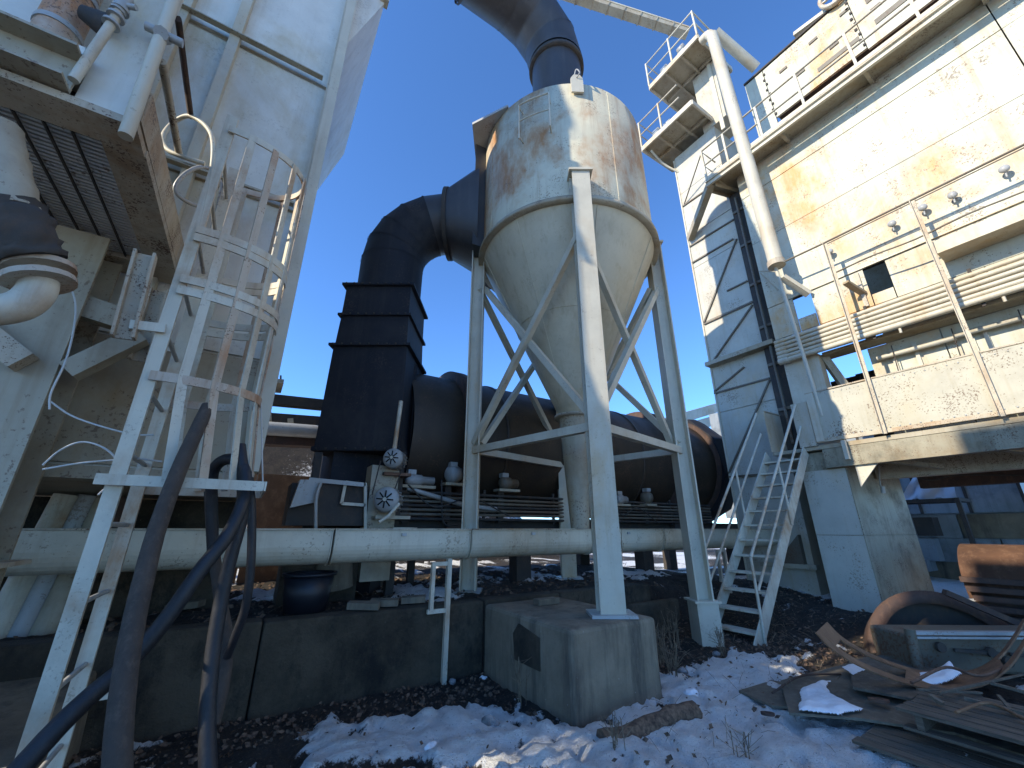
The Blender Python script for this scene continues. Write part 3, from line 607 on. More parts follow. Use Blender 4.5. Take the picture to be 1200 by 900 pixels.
# drive with two motors
def motor(par, c, axd, r, ln, fins=True, mat='galv'):
    c = V(c); axd = V(axd).normalized()
    b = MB().lathe(c, axd, [(0, .0), (0, r*.62), (.03, r*.9), (.06, r), (ln*.3, r), (ln*.3, r*.9), (ln*.9, r*.9), (ln, r*.8), (ln, 0)], 28); b.build('motor_body', M[mat], par)
    m = MB()
    for k in range(18):
        th = 2*math.pi*k/18; o_ = axd.orthogonal().normalized(); q = o_*math.cos(th)+axd.cross(o_)*math.sin(th)
        m.obox(c+axd*(ln*.6)+q*(r*.93), axd*(ln*.28), q*(r*.07), axd.cross(q)*.006)
    if fins: m.build('cooling_fins', M[mat], par, kind='stuff')
    for k in range(8):
        th = 2*math.pi*k/8; o_ = axd.orthogonal().normalized(); q = o_*math.cos(th)+axd.cross(o_)*math.sin(th)
        MB().obox(c-axd*.006+q*(r*.42), q*(r*.26), axd.cross(q)*(r*.05), axd*.006).build('grille_slot', M['void'], par)
    MB().tube([c-axd*.012, c], r*.16, 12).build('grille_hub', M['lad'], par)
DV = thing('twin_motor_drive', 'beige drive pedestal carrying two round faced motors one above another', 'motor drive', (1.5, 5.6, 1.3))
MB().box(1.30, 1.66, 5.55, 5.85, 1.0, 2.40).build('pedestal', M['dull'], DV)
MB().box(1.44, 1.80, 5.45, 5.8, 2.27, 2.31).build('motor_plate', M['rust'], DV)
MB().box(1.36, 1.80, 5.35, 5.8, 1.72, 1.76).build('motor_plate', M['dull'], DV)
vd = -FW
motor(DV, at(459, 536, Y=5.30), -vd, .13, .36); 
motor(DV, at(451, 585, Y=5.22), -vd, .155, .36)
a_, b_ = at(447, 547, Y=5.3), at(438, 577, Y=5.25)
MB().tube([at(446, 540, Y=5.4), at(436, 580, Y=5.35)], .008, 6).build('belt', M['dark'], DV); MB().tube([at(473, 545, Y=5.4), at(462, 575, Y=5.35)], .008, 6).build('belt', M['dark'], DV)
MB().tube([at(468, 590, Y=5.2), at(455, 605, Y=5.2), at(444, 612, Y=5.2)], .02, 8).build('drain_pipe', M['lad'], DV)
MB().box(1.55, 1.85, 5.2, 5.5, 1.42, 1.62).build('foot_frame', M['lad'], DV)
for i, (px_, py_, r, ln, ad, lab) in enumerate(((527, 556, .13, .28, (1, .3, .1), 'gear motor with a sunlit face left of the rear cyclone leg'), (588, 566, .1, .3, (1, 0, 0), 'small dark motor on a bracket beside the left cyclone leg'), (478, 562, .08, .4, (1, 0, 0), 'low pump body right of the twin motor pedestal'),
                         (723, 585, .09, .26, (1, 0, 0), 'small rounded motor right of the front leg'), (757, 583, .13, .2, (1, .5, 0), 'greasy round gearbox left of the right cyclone leg'))):
    p = at(px_, py_, Y=5.95); m_ = thing('gear_motor', lab, 'motor', (p.x, p.y, p.z-r), 'small motors along the drum base')
    MB().lathe(p, ad, [(-.04, 0), (-.04, r*.6), (0, r), (ln*.5, r), (ln*.5, r*.75), (ln, r*.7), (ln, 0)], 20).build('body', M['galv'] if i in (0, 2, 3) else M['tank'], m_)
    MB().box(p.x-.1, p.x+ln, p.y-.1, p.y+.1, p.z-r-.04, p.z-r).build('base_plate', M['dull'], m_)
    MB().box(p.x-.02, p.x+.1, p.y-.06, p.y+.06, p.z+r*.9, p.z+r*.9+.07).build('junction_box', M['galv'], m_)
    MB().box(p.x-.05, p.x+.05, p.y+.02, p.y+.1, 1.7, p.z-r-.04).build('bracket', M['dark'], m_)
# sheet metal tray left of the drive
TY = thing('burner_cabinet', 'low grey cabinet with an open tray left of the motor drive', 'cabinet', (.9, 5.7, .8))
MB().box(.45, 1.28, 5.6, 6.1, .8, 1.58).build('cabinet', M['wallc'], TY)
MB().box(.40, 1.28, 5.55, 6.1, 1.64, 2.12).build('back_box', M['dark'], TY)
for a, b in (((405, 565), (428, 568)), ((405, 565), (400, 590)), ((400, 590), (428, 592)), ((428, 566), (428, 620))): MB().beam(at(*a, Y=5.5), at(*b, Y=5.5), .035, .035).build('frame_bar', M['lad'], TY)
MB().beam(at(362, 562, Y=5.45), at(426, 568, Y=5.45), .03, .05).build('frame_bar', M['galv'], TY)
MB().prism([at(340, 595, Y=5.4), at(372, 588, Y=5.4), at(378, 562, Y=5.4), at(352, 562, Y=5.4)], (0, .25, 0)).build('chute', M['galv'], TY)
MB().tube(curve([at(376, 566, Y=5.35), at(371, 580, Y=5.35), at(370, 600, Y=5.35), at(370, 622, Y=5.35)], 4), .02, 8).build('drain_pipe', M['galv'], TY)
MB().tube([at(392, 655, Y=5.6), at(392, 690, Y=5.6)], .2, 20).build('stone_pier', M['conc'], label='round pale pier under the trough near the tub', cat='pier')
# tub on the wall
p = at(356, 728, Y=4.95); TB = thing('plastic_tub', 'dark blue black plastic tub standing on the terrace edge', 'tub', (p.x, 4.98, .83))
c0 = V((p.x, 5.0, .83))
MB().lathe(c0, (0, 0, 1), [(0, 0), (0, .20), (.33, .235), (.33, .22), (.02, .19)], 36).build('tub_body', M['tub'], TB)
MB().lathe(c0, (0, 0, 1), [(.325, .225), (.325, .26), (.35, .262), (.35, .225)], 36).build('rolled_rim', M['tub'], TB)
MB().lathe(c0, (0, 0, 1), [(.27, 0), (.275, .1), (.27, .222)], 24).build('ice_fill', M['snow'], TB)
# pier at lower left under the ladder
SC[0] = 1.19
MB().hexa([(-1.9, 2.75, -.1), (-.62, 2.75, -.1), (-.55, 4.0, -.1), (-1.9, 4.0, -.1), (-1.9, 2.75, .62), (-.66, 2.75, .62), (-.6, 4.0, .80), (-1.9, 4.0, .80)]).build('concrete_pier', M['conc'], label='blue grey concrete pier in the lower left corner behind the ladder', cat='pier', bev=.03)
SC[0] = 1.0

# ================================================================== PLANT BUILDING AT THE RIGHT
B = thing('plant_building', 'tall cream plant building with rust stained panels, conduits and balcony at right', 'building', (10, 0, .3))
XW = 8.8
def panel(y0, y1, z0, z1, mat='wall', X_=XW, t_=.03, nm='wall_panel', par=None):
    return MB().box(X_+random.uniform(-.004, .004), X_+t_, y0+.008, y1-.008, z0+.007, z1-.007).build(nm, M[mat], par or B)
cols = [3.62, -.59, -4.2, -8]
for i in range(3):
    y1, y0 = cols[i], cols[i+1]
    for z0, z1 in ((6.1, 7.77), (7.77, 9.08), (9.08, 9.72)): panel(y0, y1, z0, z1)
panel(3.12, 3.62, 5.34, 6.1); panel(2.80, 3.12, 5.34, 5.62); panel(1.93, 2.80, 5.34, 6.1); panel(1.62, 1.93, 5.34, 5.56); panel(-.59, 1.62, 5.34, 6.1); panel(-4.2, -.59, 5.34, 6.1); panel(-8, -4.2, 5.34, 6.1)
for y0, y1 in ((-8, -3), (-3, .6), (.6, 3.62)): panel(y0, y1, 4.80, 5.34)
MB().box(XW+.035, XW+.10, -8, 1.6, 4.85, 9.75).box(XW+.035, XW+.1, 1.95, 2.78, 4.85, 6.0).box(XW+.035, XW+.1, -8, 3.6, 6.1, 9.75).build('wall_backing', M['dark'], B)
MB().box(13.5, 13.6, -8, 3.0, 3, 9.75).box(XW+.1, 13.5, -8.1, -8, 3, 9.75).build('rear_wall', M['dull'], B)
MB().box(XW+.02, 13.6, -8, 3.6, 9.73, 9.8).build('roof_sheet', M['dull'], B)
MB().box(XW+.04, 9.2, -8, 2.9, 4.74, 4.795).build('soffit', M['dull'], B)
MB().angle((XW-.002, -8, 6.10), (XW-.002, 3.1, 6.10), .03, (-1, 0, 0)).build('drip_angle', M['cream'], B)
for y in (3.5, 2.2, .9, -.6): MB().box(9.0, 9.1, y-.05, y+.05, 4.8, 9.7).build('inner_post', M['dull'], B)
# upper right enclosure above the deck
def up(y0, y1, z0, z1, mat='wall', X_=9.6): panel(y0, y1, z0, z1, mat, X_, .06, 'upper_panel')
up(2.72, 3.2, 9.85, 13.15); up(.85, 2.72, 11.42, 13.15); up(-1.2, .85, 11.36, 13.15); up(-3.6, -1.2, 11.36, 13.15); up(-8, -3.6, 11.36, 13.15)
MB().box(10.25, 10.3, -8, 2.9, 9.85, 11.5).build('red_primer_wall', M['red'], B, label='dark red primer wall behind the open strip')
MB().box(9.68, 13.5, -8, 3.15, 13.1, 13.16).build('upper_roof', M['dull'], B)
MB().box(9.56, 9.70, -8, 3.2, 13.165, 13.21).build('roof_trim', M['dark'], B)
MB().box(9.67, 10.24, -8, 2.7, 11.5, 11.56).build('upper_floor', M['dark'], B)
for y in (2.70, .86, -1.2):
    for k in range(9): MB().box(9.575, 9.60, y-.02+.03*(k % 2), y+.03+.03*(k % 2), 11.5+.18*k, 11.56+.18*k).build('bolt_clip', M['dark'], B)
for y, z in ((2.3, 12.6), (1.6, 12.7), (.95, 12.75), (.4, 12.7), (2.0, 12.1), (1.3, 12.1), (.5, 12.2), (-.3, 12.2)):
    MB().box(9.575, 9.61, y-.09, y+.09, z, z+.07).build('slot_cover', M['tank'], B)
for y, z, a, b in ((1.3, 11.75, .4, .12), (.35, 12.5, .25, .25), (-.1, 12.3, .3, .2), (.3, 11.8, .3, .14)): MB().box(9.585, 9.59, y-a, y+a, z, z+b).build('bare_patch', M['tank'], B)
WH = thing('roof_sheave', 'pale spoked wheel standing on the roof edge at the top right', 'wheel', (9.5, .98, 13.2))
cw = V((9.5, .95, 13.42))
MB().lathe(cw, (-1, 0, 0), [(-.05, .26), (-.05, .33), (.05, .33), (.05, .26), (-.05, .26)], 32).build('rim', M['lad'], WH)
for k in range(5):
    th = 2*math.pi*k/5; q = V((0, math.cos(th), math.sin(th))); MB().beam(cw+q*.05, cw+q*.27, .03, .05, (1, 0, 0)).build('spoke', M['lad'], WH)
MB().tube([cw-V((.08, 0, 0)), cw+V((.08, 0, 0))], .06, 12).build('hub', M['galv'], WH)
MB().beam((9.9, .2, 13.16), (9.9, 1.9, 13.5), .5, .1).build('wheel_base', M['cream'], WH)
# walkway deck with railing
MB().box(8.3, 9.58, -8, 4.08, 9.80, 9.85).build('deck', M['dull'], B)
MB().channel((8.32, -8, 9.70), (8.32, 4.1, 9.70), .15, .06, (-1, 0, 0)).build('deck_fascia', M['cream'], B)
for y in (3.9, 2.4, .9, -.6, -2.2): MB().box(8.36, 8.79, y-.03, y+.03, 9.7, 9.8).build('deck_bracket', M['dull'], B)
RL = MB()
for z in (10.35, 10.83): RL.tube([(8.34, -8, z), (8.34, 4.08, z), (8.95, 4.08, z)], .022, 8)
RL = RL.build('deck_railing', M['cream'], B)
for y in (4.08, 3.5, 2.7, 1.85, .95, .05, -.85, -1.8, -3): MB().box(8.315, 8.365, y-.022, y+.022, 9.85, 10.83).build('rail_post', M['cream'], RL)
MB().box(8.33, 8.345, -8, 4.08, 9.86, 9.96).build('toe_board', M['cream'], RL)
MB().beam((8.36, 4.02, 9.72), (9.06, 5.2, 9.15), .16, .16).build('raking_strut', M['dull'], B)
MB().channel((8.4, 4.02, 9.68), (9.3, 3.78, 9.68), .22, .12, (0, 0, -1)).build('outrigger', M['dull'], B)
# side column and recess left of the wall
MB().box(9.02, 9.3, 3.64, 3.97, 3.1, 9.6).build('recess_back', M['dark'], B)
for z in (3.9, 4.9, 5.8, 6.9, 8.0, 9.0): MB().box(8.98, 9.02, 3.66, 3.95, z, z+.06).build('recess_rung', M['tank'], B)
MB().tube([(8.95, 3.8, 3.2), (8.95, 3.8, 9.4)], .03, 8).build('recess_pipe', M['tank'], B)
MB().box(8.78, 9.0, 2.95, 3.56, 3.06, 4.79).build('corner_column', M['cream'], B)
# projecting trough box
MB().hexa([(8.36, -8, 5.62), (8.79, -8, 5.62), (8.79, .95, 5.62), (8.36, .95, 5.62), (8.40, -8, 5.86), (8.79, -8, 6.05), (8.79, .95, 6.05), (8.40, .95, 5.86)]).build('projecting_trough', M['cream'], B)
MB().beam((8.4, 2.12, 5.78), (8.80, 2.02, 5.62), .10, .05).build('stay_bracket', M['dull'], B)
MB().box(8.76, 8.795, 2.0, 2.06, 5.36, 6.05).build('hanger_strap', M['frame'], B)
# conduits
for i in range(6):
    z = 4.80+.085*i; r = .036 if i else .05
    MB().tube([(8.66, -8, z), (8.66, 3.42, z)], r, 10).tube([(8.66, 3.40, z), (8.66, 3.58, z)], r*1.35, 10).build('wall_conduit', M['cream'], B)
for y in (2.05, .75, -.6): MB().box(8.69, 8.72, y-.02, y+.02, 4.7, 5.35).build('conduit_strut', M['dark'], B)
for y in (.3, .55, 1.7): MB().tube([(8.66, y, 4.66), (8.66, y, 4.74)], .02, 6).build('conduit_hanger', M['cream'], B)
# lower wall behind the balcony
X2 = 9.2
for y0, y1 in ((1.35, 2.33), (.3, 1.35), (-.8, .3), (-2.2, -.8), (-4, -2.2), (-8, -4)): panel(y0, y1, 3.0, 4.74, 'wall', X2, .03, 'lower_wall_panel')
for y in (2.0, 1.7, 1.05, .9, .05, -.6): MB().box(X2-.04, X2-.01, y-.025, y+.025, 3.0, 4.6).build('lower_rib', M['cream'], B)
MB().tube([(9.08, -8, 4.5), (9.08, 1.2, 4.5), (9.08, 1.2, 4.47), (9.08, 2.2, 4.47)], .04, 10).build('balcony_pipe', M['cream'], B)
for y in (1.95, 1.2, .5, .35): MB().tube([(9.03, y, 4.62), (9.0, y+.02, 4.0), (9.03, y-.02, 3.6)], .008, 5).build('dangling_wire', M['dark'], B)
MB().beam((9.0, 2.95, 4.8), (9.3, 2.55, 3.2), .12, .12).build('inner_brace', M['dull'], B)
MB().box(10.6, 10.65, -8, 3.0, 3.0, 4.74).box(10.7, 10.75, -8, 3.5, 3.75, 4.74).build('inner_partition', M['dark'], B)
# balcony: floor, parapet, posts
MB().box(8.42, 13.5, -8, 3.2, 2.93, 3.0).build('balcony_floor', M['dull'], B)
ys_ = [3.17, 2.24, 1.0, -.24, -1.5, -3.6, -8]
for i in range(6): MB().box(8.38, 8.40, ys_[i+1]+.004, ys_[i]-.004, 3.06+.0, 3.94-random.uniform(0, .015)).build('parapet_panel', M['parapet'], B)
MB().angle((8.37, -8, 3.04), (8.37, 3.18, 3.04), .06, (0, 0, 1)).build('parapet_foot_angle', M['post'], B)
m = MB()
for i in range(60): y = 3.1-.12*i; m.tube([(8.381, y, 3.12), (8.368, y, 3.12)], .011, 6).tube([(8.381, y, 3.88), (8.368, y, 3.88)], .009, 6)
m.build('rivets', M['galv'], B, kind='stuff')
MB().box(8.37, 8.41, -8, 3.18, 3.942, 3.965).build('parapet_cap', M['frame'], B)
MB().box(8.36, 8.376, 3.05, 3.17, 3.06, 3.94).build('parapet_end_strip', M['cream'], B)
for i, y in enumerate((2.24, 1.0, -.24, -1.5)):
    MB().angle((8.34, y, 3.02), (8.34, y, 6.68), .055, (-1, 0, 0)).build('balcony_post', M['post'], B, label='tall rust streaked angle post')
MB().tube([(8.33, -8, 6.68), (8.33, 2.24, 6.68), (8.33, 3.0, 6.70)], .018, 8).tube([(8.34, -8, 6.64), (8.34, 2.24, 6.64)], .01, 6).build('balcony_top_rail', M['tank'], B)
MB().tube(curve([(8.36, 2.2, 6.02), (8.36, 1.7, 6.04), (8.36, 1.1, 6.0), (8.36, .5, 6.04), (8.36, -.4, 6.0), (8.36, -1.2, 6.03)], 5), .014, 6, rough=.2).build('balcony_cable', M['tank'], B)
MB().box(8.43, 8.55, -8, 3.15, 2.62, 2.925).build('edge_beam', M['pillar'], B)
MB().box(8.40, 8.60, -8, 3.15, 2.60, 2.617).build('edge_beam_flange', M['pillar'], B)
for y in (2.3, 1.1, -.2, -1.6): MB().beam((8.5, y, 2.62), (9.4, y-.35, 2.55), .10, .06).build('floor_rib', M['pillar'], B)
MB().box(9.6, 9.8, -8, 2.85, 2.45, 2.92).build('second_beam', M['frame'], B)
MB().box(11.8, 12.0, -8, 2.85, 2.40, 2.92).build('second_beam', M['rustd'], B)
MB().prism([(8.45, 2.75, 2.6), (8.45, 2.45, 2.6), (8.45, 2.75, 2.25)], (.03, 0, 0)).build('gusset', M['cream'], B)
MB().box(8.34, 8.37, 2.75, 2.82, 2.70, 3.02).build('tab_plate', M['cream'], B)
# fittings on the wall
for y, z in ((.02, 7.05), (.58, 7.02), (.93, 7.05), (1.34, 7.02), (2.28, 7.05)):
    p = V((XW, y, z-.38)); f = MB().tube([p, p-V((.11, 0, 0))], .016, 8).lathe(p-V((.10, 0, 0)), (-1, 0, 0), [(0, .02), (0, .06), (.03, .058), (.05, .03), (.052, 0)], 16).build('wall_fitting', M['galv'], B)
    MB().tube([p-V((.1, 0, 0)), p-V((.09, -.01, .13))], .012, 6).build('fitting_tail', M['galv'], f)
# pillar below
for z0, z1 in ((.0, 1.5), (1.51, 2.58)):
    MB().box(8.5, 8.52, 2.915, 3.585, z0, z1).build('pillar_sheet', M['tower'], B)
    MB().box(8.5, 10.9, 2.90, 2.912, z0, z1).build('pillar_sheet', M['pillar'], B)
MB().box(8.525, 10.9, 2.915, 3.58, -.1, 2.9).build('pillar', M['pillar'], B)
MB().box(11.9, 12.4, -6, -5.4, 0, 2.9).build('rear_pillar', M['conc'], B)
# landing
MB().box(8.42, 9.06, 3.2, 3.97, 2.93, 2.99).build('landing', M['dull'], B)
MB().box(8.40, 9.05, 3.96, 3.975, 3.0, 3.80).build('landing_screen', M['cream'], B)
MB().tube([(8.40, 3.965, 3.82), (9.05, 3.965, 3.82)], .018, 8).build('landing_rail', M['frame'], B)
MB().box(8.39, 8.41, 3.19, 3.46, 3.0, 3.82).build('landing_side_panel', M['tower'], B)
# drop pipe
DP = thing('drop_pipe', 'fat cream downpipe running from the top platform down the wall', 'pipe', (8.3, 3.1, 6.6))
MB().tube([(8.3, 3.16, 14.05), (8.3, 3.10, 10), (8.3, 3.06, 6.72)], .135, 20).build('pipe', M['cream'], DP)
MB().tube([(8.3, 3.06, 6.78), (8.3, 3.06, 6.66)], .16, 20).build('collar', M['frame'], DP)
MB().tube(curve([(8.3, 3.16, 14.0), (8.3, 3.25, 14.2), (8.32, 3.45, 14.25)], 4), .12, 16).build('elbow', M['cream'], DP)
MB().tube([(8.33, 3.1, 6.7), (8.36, 3.05, 5.2), (8.40, 3.0, 3.5)], .032, 10).build('thin_drain', M['cream'], DP)
MB().beam(at(917, 325, X=8.4), at(948, 345, X=8.75), .14, .08).build('chute', M['cream'], DP)
for z in (12.5, 11.0, 8.2): MB().beam((8.3, 3.15, z), (8.82, 3.3, z), .03, .04).build('wall_bracket', M['cream'], DP)
MB().tube([at(838, 38, X=8.4), at(886, 80, X=9.6)], .13, 16).build('branch_pipe', M['cream'], DP)
MB().beam(at(890, 318, X=8.6), at(912, 318, X=8.6), .02, .03).beam(at(891, 320, X=8.6), at(912, 340, X=8.6), .02, .03).build('bracket', M['dull'], DP)
# ------------------------------------------------------------------ elevator tower
T = thing('elevator_tower', 'narrow cream sheeted elevator tower left of the plant building', 'tower', (9.8, 4.6, .3))
MB().box(9.13, 10.6, 3.99, 5.27, -.1, 12.2).build('core', M['tower'], T)
for z0, z1 in ((-.1, 1.3), (1.3, 2.66), (2.66, 4.2), (4.2, 5.4), (5.4, 6.6), (6.6, 8.25), (8.25, 9.3), (9.3, 10.8), (10.8, 12.1)): panel(3.98, 5.28, z0, z1, 'tower', 9.1, .028, 'sheet', T)
for a, b in (((800, 242), (824, 225)), ((808, 289), (860, 257)), ((811, 308), (859, 280)), ((863, 280), (825, 378)), ((825, 380), (882, 354)), ((882, 357), (833, 427)), ((852, 341), (876, 329)),
             ((837, 461), (902, 443)), ((837, 459), (872, 430)), ((902, 445), (854, 555)), ((854, 559), (889, 556))):
    MB().beam(at(*a, X=9.08), at(*b, X=9.08), .035, .035, (1, 0, 0)).build('brace_angle', M['tank'], T)
MB().box(8.86, 9.098, 3.70, 5.28, 5.34, 5.44).build('ledge', M['dull'], T)
MB().box(9.075, 9.1, 5.265, 5.30, -.1, 12.1).build('corner_strip', M['cream'], T)
MB().box(8.95, 9.09, 3.9, 4.9, .9, .98).build('low_shelf', M['dull'], T); MB().prism([(9.09, 4.6, .98), (9.09, 4.1, .98), (9.09, 4.1, 1.5)], (-.12, 0, 0)).build('hopper_gusset', M['tank'], T)
MB().box(9.12, 9.9, 3.62, 4.28, 12.2, 14.4).build('head_column', M['tower'], T)
MB().box(9.08, 9.12, 3.70, 3.80, 11.8, 14.4).build('head_angle', M['cream'], T)
def deck(nm, x0, x1, y0, y1, z, rails):
    dk = MB().box(x0+.03, x1-.03, y0+.03, y1-.03, z-.03, z).build(nm, M['dull'], T)
    for a, b in (((x0, y0), (x0, y1)), ((x0, y1), (x1, y1)), ((x1, y0), (x1, y1)), ((x0, y0), (x1, y0))):
        o_ = .001*random.random()
        MB().beam((a[0], a[1], z-.07-o_), (b[0], b[1], z-.07-o_), .05, .16).build('deck_edge', M['cream'], dk)
    n_ = 3
    for k in range(1, n_): yy = y0+(y1-y0)*k/n_; MB().box(x0+.04, x1-.04, yy-.03, yy+.03, z-.14, z-.035).build('deck_joist', M['dull'], dk)
    xx = (x0+x1)/2; MB().box(xx-.03, xx+.03, y0+.04, y1-.04, z-.12, z-.036).build('deck_joist', M['dull'], dk)
    for path, posts in rails:
        m = MB()
        for h in (.5, 1.0): m.tube([(p[0], p[1], z+h) for p in path], .022, 8)
        m.build('railing', M['cream'], dk)
        for p in posts: MB().box(p[0]-.025, p[0]+.025, p[1]-.02, p[1]+.02, z, z+1.02).build('rail_post', M['cream'], dk)
deck('upper_platform', 8.22, 9.85, 3.48, 5.13, 14.5, [([(8.22, 3.48), (8.22, 5.13), (9.85, 5.13)], [(8.22, 3.48), (8.22, 4.3), (8.22, 5.13), (9.85, 5.13)]), ([(8.22, 3.48), (9.2, 3.48)], [(9.2, 3.48)])])
deck('lower_platform', 8.20, 9.62, 3.98, 5.68, 12.5, [([(8.2, 4.3), (8.2, 5.68), (9.62, 5.68)], [(8.2, 4.95), (8.2, 5.68), (9.62, 5.68)])])
MB().box(9.2, 9.8, 4.2, 4.9, 14.55, 15.6).build('head_drive', M['galv'], T)
for i, (y, z) in enumerate(((4.7, 14.9), (4.1, 15.0), (5.3, 12.9), (4.9, 12.8))): MB().lathe((8.5, y, z), (0, 1, 0), [(-.1, 0), (-.1, .12), (.1, .12), (.1, 0)], 14).box(8.4, 8.6, y-.1, y+.1, (14.5 if z > 14 else 12.5), z-.08).build('platform_motor', M['galv'], T)
MB().tube([at(822, 179, X=8.6), at(801, 242, X=9.1)], .018, 6).build('tie_rod', M['tank'], T)
MB().tube(curve([(8.35, 5.5, 12.3), (8.8, 5.45, 12.0), (9.12, 5.2, 11.6)], 5), .03, 8).build('curved_strut', M['cream'], T)
p1 = at(806, 40, X=9.3); p2 = at(640, -14, F=p1.dot(FW)-.2); 
SB = thing('top_conveyor', 'weathered square conveyor beam reaching the tower top from the left', 'conveyor', tuple(p1))
MB().beam(p1, p2, .26, .20).build('casing', M['dull'], SB)
dd = (p2-p1).normalized(); sd_ = dd.cross(V((0, 0, 1))).normalized()
for s_ in (-1, 1): MB().beam(p1+V((0, 0, .11))+sd_*.13*s_, p2+V((0, 0, .11))+sd_*.13*s_, .04, .05).build('side_rail', M['cream'], SB)
for k in range(1, 9): q = p1.lerp(p2, k/9); MB().beam(q-dd*.02, q+dd*.02, .30, .235).build('splice_band', M['dull'], SB)
# ------------------------------------------------------------------ stair
ST = thing('steel_stair', 'steep off white steel stair with handrails up to the balcony landing', 'stair', (5.9, 3.8, .2))
s0, s1 = V((5.78, 0, .16)), V((8.42, 0, 2.94)); sl = (s1-s0)
for Y_ in (3.40, 4.06): MB().beam((s0.x, Y_, s0.z), (s1.x, Y_, s1.z), .02, .19, (0, 0, 1)).build('stringer', M['lad'], ST)
for k in range(12):
    q = s0+sl*((k+.7)/12.4); MB().box(q.x-.09, q.x+.13, 3.412, 4.048, q.z-.015, q.z+.012).build('tread', M['lad'], ST)
for Y_ in (3.37, 4.09):
    a, b = V((5.95, Y_, 1.24)), V((8.38, Y_, 3.80)); dn = V((0, 0, -.42))
    m = MB().tube([a, b], .021, 8).tube([a+dn+V((.03, 0, .0)), b+dn], .019, 8)
    m.build('handrail', M['lad'], ST)
    for k, x in enumerate((5.95, 7.25)):
        zz = a.z+(b.z-a.z)*(x-a.x)/(b.x-a.x); MB().tube([(x, Y_, zz), (x+(-.02 if k == 0 else .03), Y_, zz-.95 if k else .14)], .02, 8).build('rail_post', M['lad'], ST)
MB().hexa([(5.55, 3.3, -.1), (6.15, 3.3, -.1), (6.15, 4.2, -.1), (5.55, 4.2, -.1), (5.6, 3.34, .2), (6.1, 3.34, .2), (6.1, 4.16, .2), (5.6, 4.16, .2)]).build('stair_footing', M['wallc'], label='rough dark concrete footing under the foot of the stair', cat='footing', bev=.03)
# ================================================================== BACKGROUND
SH = thing('grey_shed', 'blue grey sheeted shed seen under the plant building', 'building', (16.5, 5, .2))
ye = at(1184, 545, X=16).y
y = ye
while y < 9: MB().box(16, 16.05, y+.012, y+.95, 2.0, 6.2).build('sheet', M['shed'], SH); MB().box(15.96, 15.99, y-.03, y+.03, 2.0, 6.2).build('batten', M['dark'], SH); y += .96
MB().box(16.06, 22, ye, 9, .2, 6.1).build('core', M['shed'], SH)
BW = thing('block_wall', 'wall of large blue grey concrete blocks beyond the plant building', 'wall', (15.4, 2, .2))
for r_i, z in enumerate((.25, .82, 1.39)):
    y = -4+.6*(r_i % 2)
    while y < 8:
        if not (r_i == 2 and 3.4 < y < 5.2): MB().box(15.3+random.uniform(0, .04), 15.9, y+.01, y+1.2-.01, z, z+.56).build('block', M['shed'] if random.random() < .6 else M['conc'], BW, bev=.0)
        y += 1.2
vs = []; n_ = 12
c00, c10, c11, c01 = at(1054, 587, X=14.4), at(1121, 584, X=14.4), at(1113, 543, X=14.4), at(1079, 543, X=14.4)
for i in range(n_+1):
    for j in range(n_+1):
        q = c00.lerp(c10, i/n_).lerp(c01.lerp(c11, i/n_), j/n_); q.x += .07*math.sin(i*.9)*math.sin(j*.6)+.02*math.sin(i*2+j); q.z -= .05*math.sin(i*1.3)*(1-j/n_); vs.append(q)
k = (n_+1)**2; vs += [v+V((.05, 0, 0)) for v in vs]
TP = MB().add(vs, [(i*(n_+1)+j, (i+1)*(n_+1)+j, (i+1)*(n_+1)+j+1, i*(n_+1)+j+1) for i in range(n_) for j in range(n_)]+[(k+i*(n_+1)+j+1, k+(i+1)*(n_+1)+j+1, k+(i+1)*(n_+1)+j, k+i*(n_+1)+j) for i in range(n_) for j in range(n_)], True)
TP.build('pale_tarp', M['tarp'], label='pale blue white tarpaulin sheet behind the pillar', cat='tarpaulin')
SR = thing('scrap_rack', 'dark rack of scrap below the pale tarpaulin', 'rack', (14.2, 4, .2))
for i in range(9):
    y = 2.9+random.random()*3.0; z = .25+random.random()*1.2; MB().box(14.2+random.random()*.5, 15.1, y, y+.3+random.random()*.7, z, z+.1+random.random()*.5).build('scrap_piece', M[random.choice(['dark', 'tank', 'rustd', 'shed'])], SR)
for y in (2.8, 4.2, 6.0): MB().box(14.1, 14.2, y, y+.08, .1, 2.3).build('rack_post', M['dark'], SR)
MB().box(14.2, 15.1, 2.8, 6.1, 2.22, 2.3).build('rack_shelf', M['dark'], SR)
MB().tube(curve([at(1040, 548, X=11.5), at(1065, 556, X=11.5), at(1092, 563, X=11.5), at(1120, 557, X=11.5), at(1210, 557, X=11.5)], 5), .012, 6).build('slack_cable', M['dark'], label='black cable sagging across the view under the building', cat='cable')
MB().tube(curve([at(1030, 545, X=9.5), at(1031, 565, X=9.5), at(1034, 575, X=9.5)], 5), .012, 6).tube([at(1034, 570, X=9.5), at(1035, 578, X=9.5)], .035, 8).build('hanging_lamp', M['galv'], label='small pale lamp holder dangling under the balcony', cat='lamp')
# overhead pipes beyond
for i, (a, b) in enumerate((((690, 522), (900, 460)), ((690, 536), (900, 474)))):
    p, q = at(*a, Y=14), at(*b, Y=14)
    MB().beam(p, q, .5, .55).build('overhead_gallery', M['cream'], label=('upper of two long cream ducts slanting up behind the tower', 'lower of two long cream ducts slanting up behind the tower')[i], cat='duct', group='slanting ducts behind the tower')
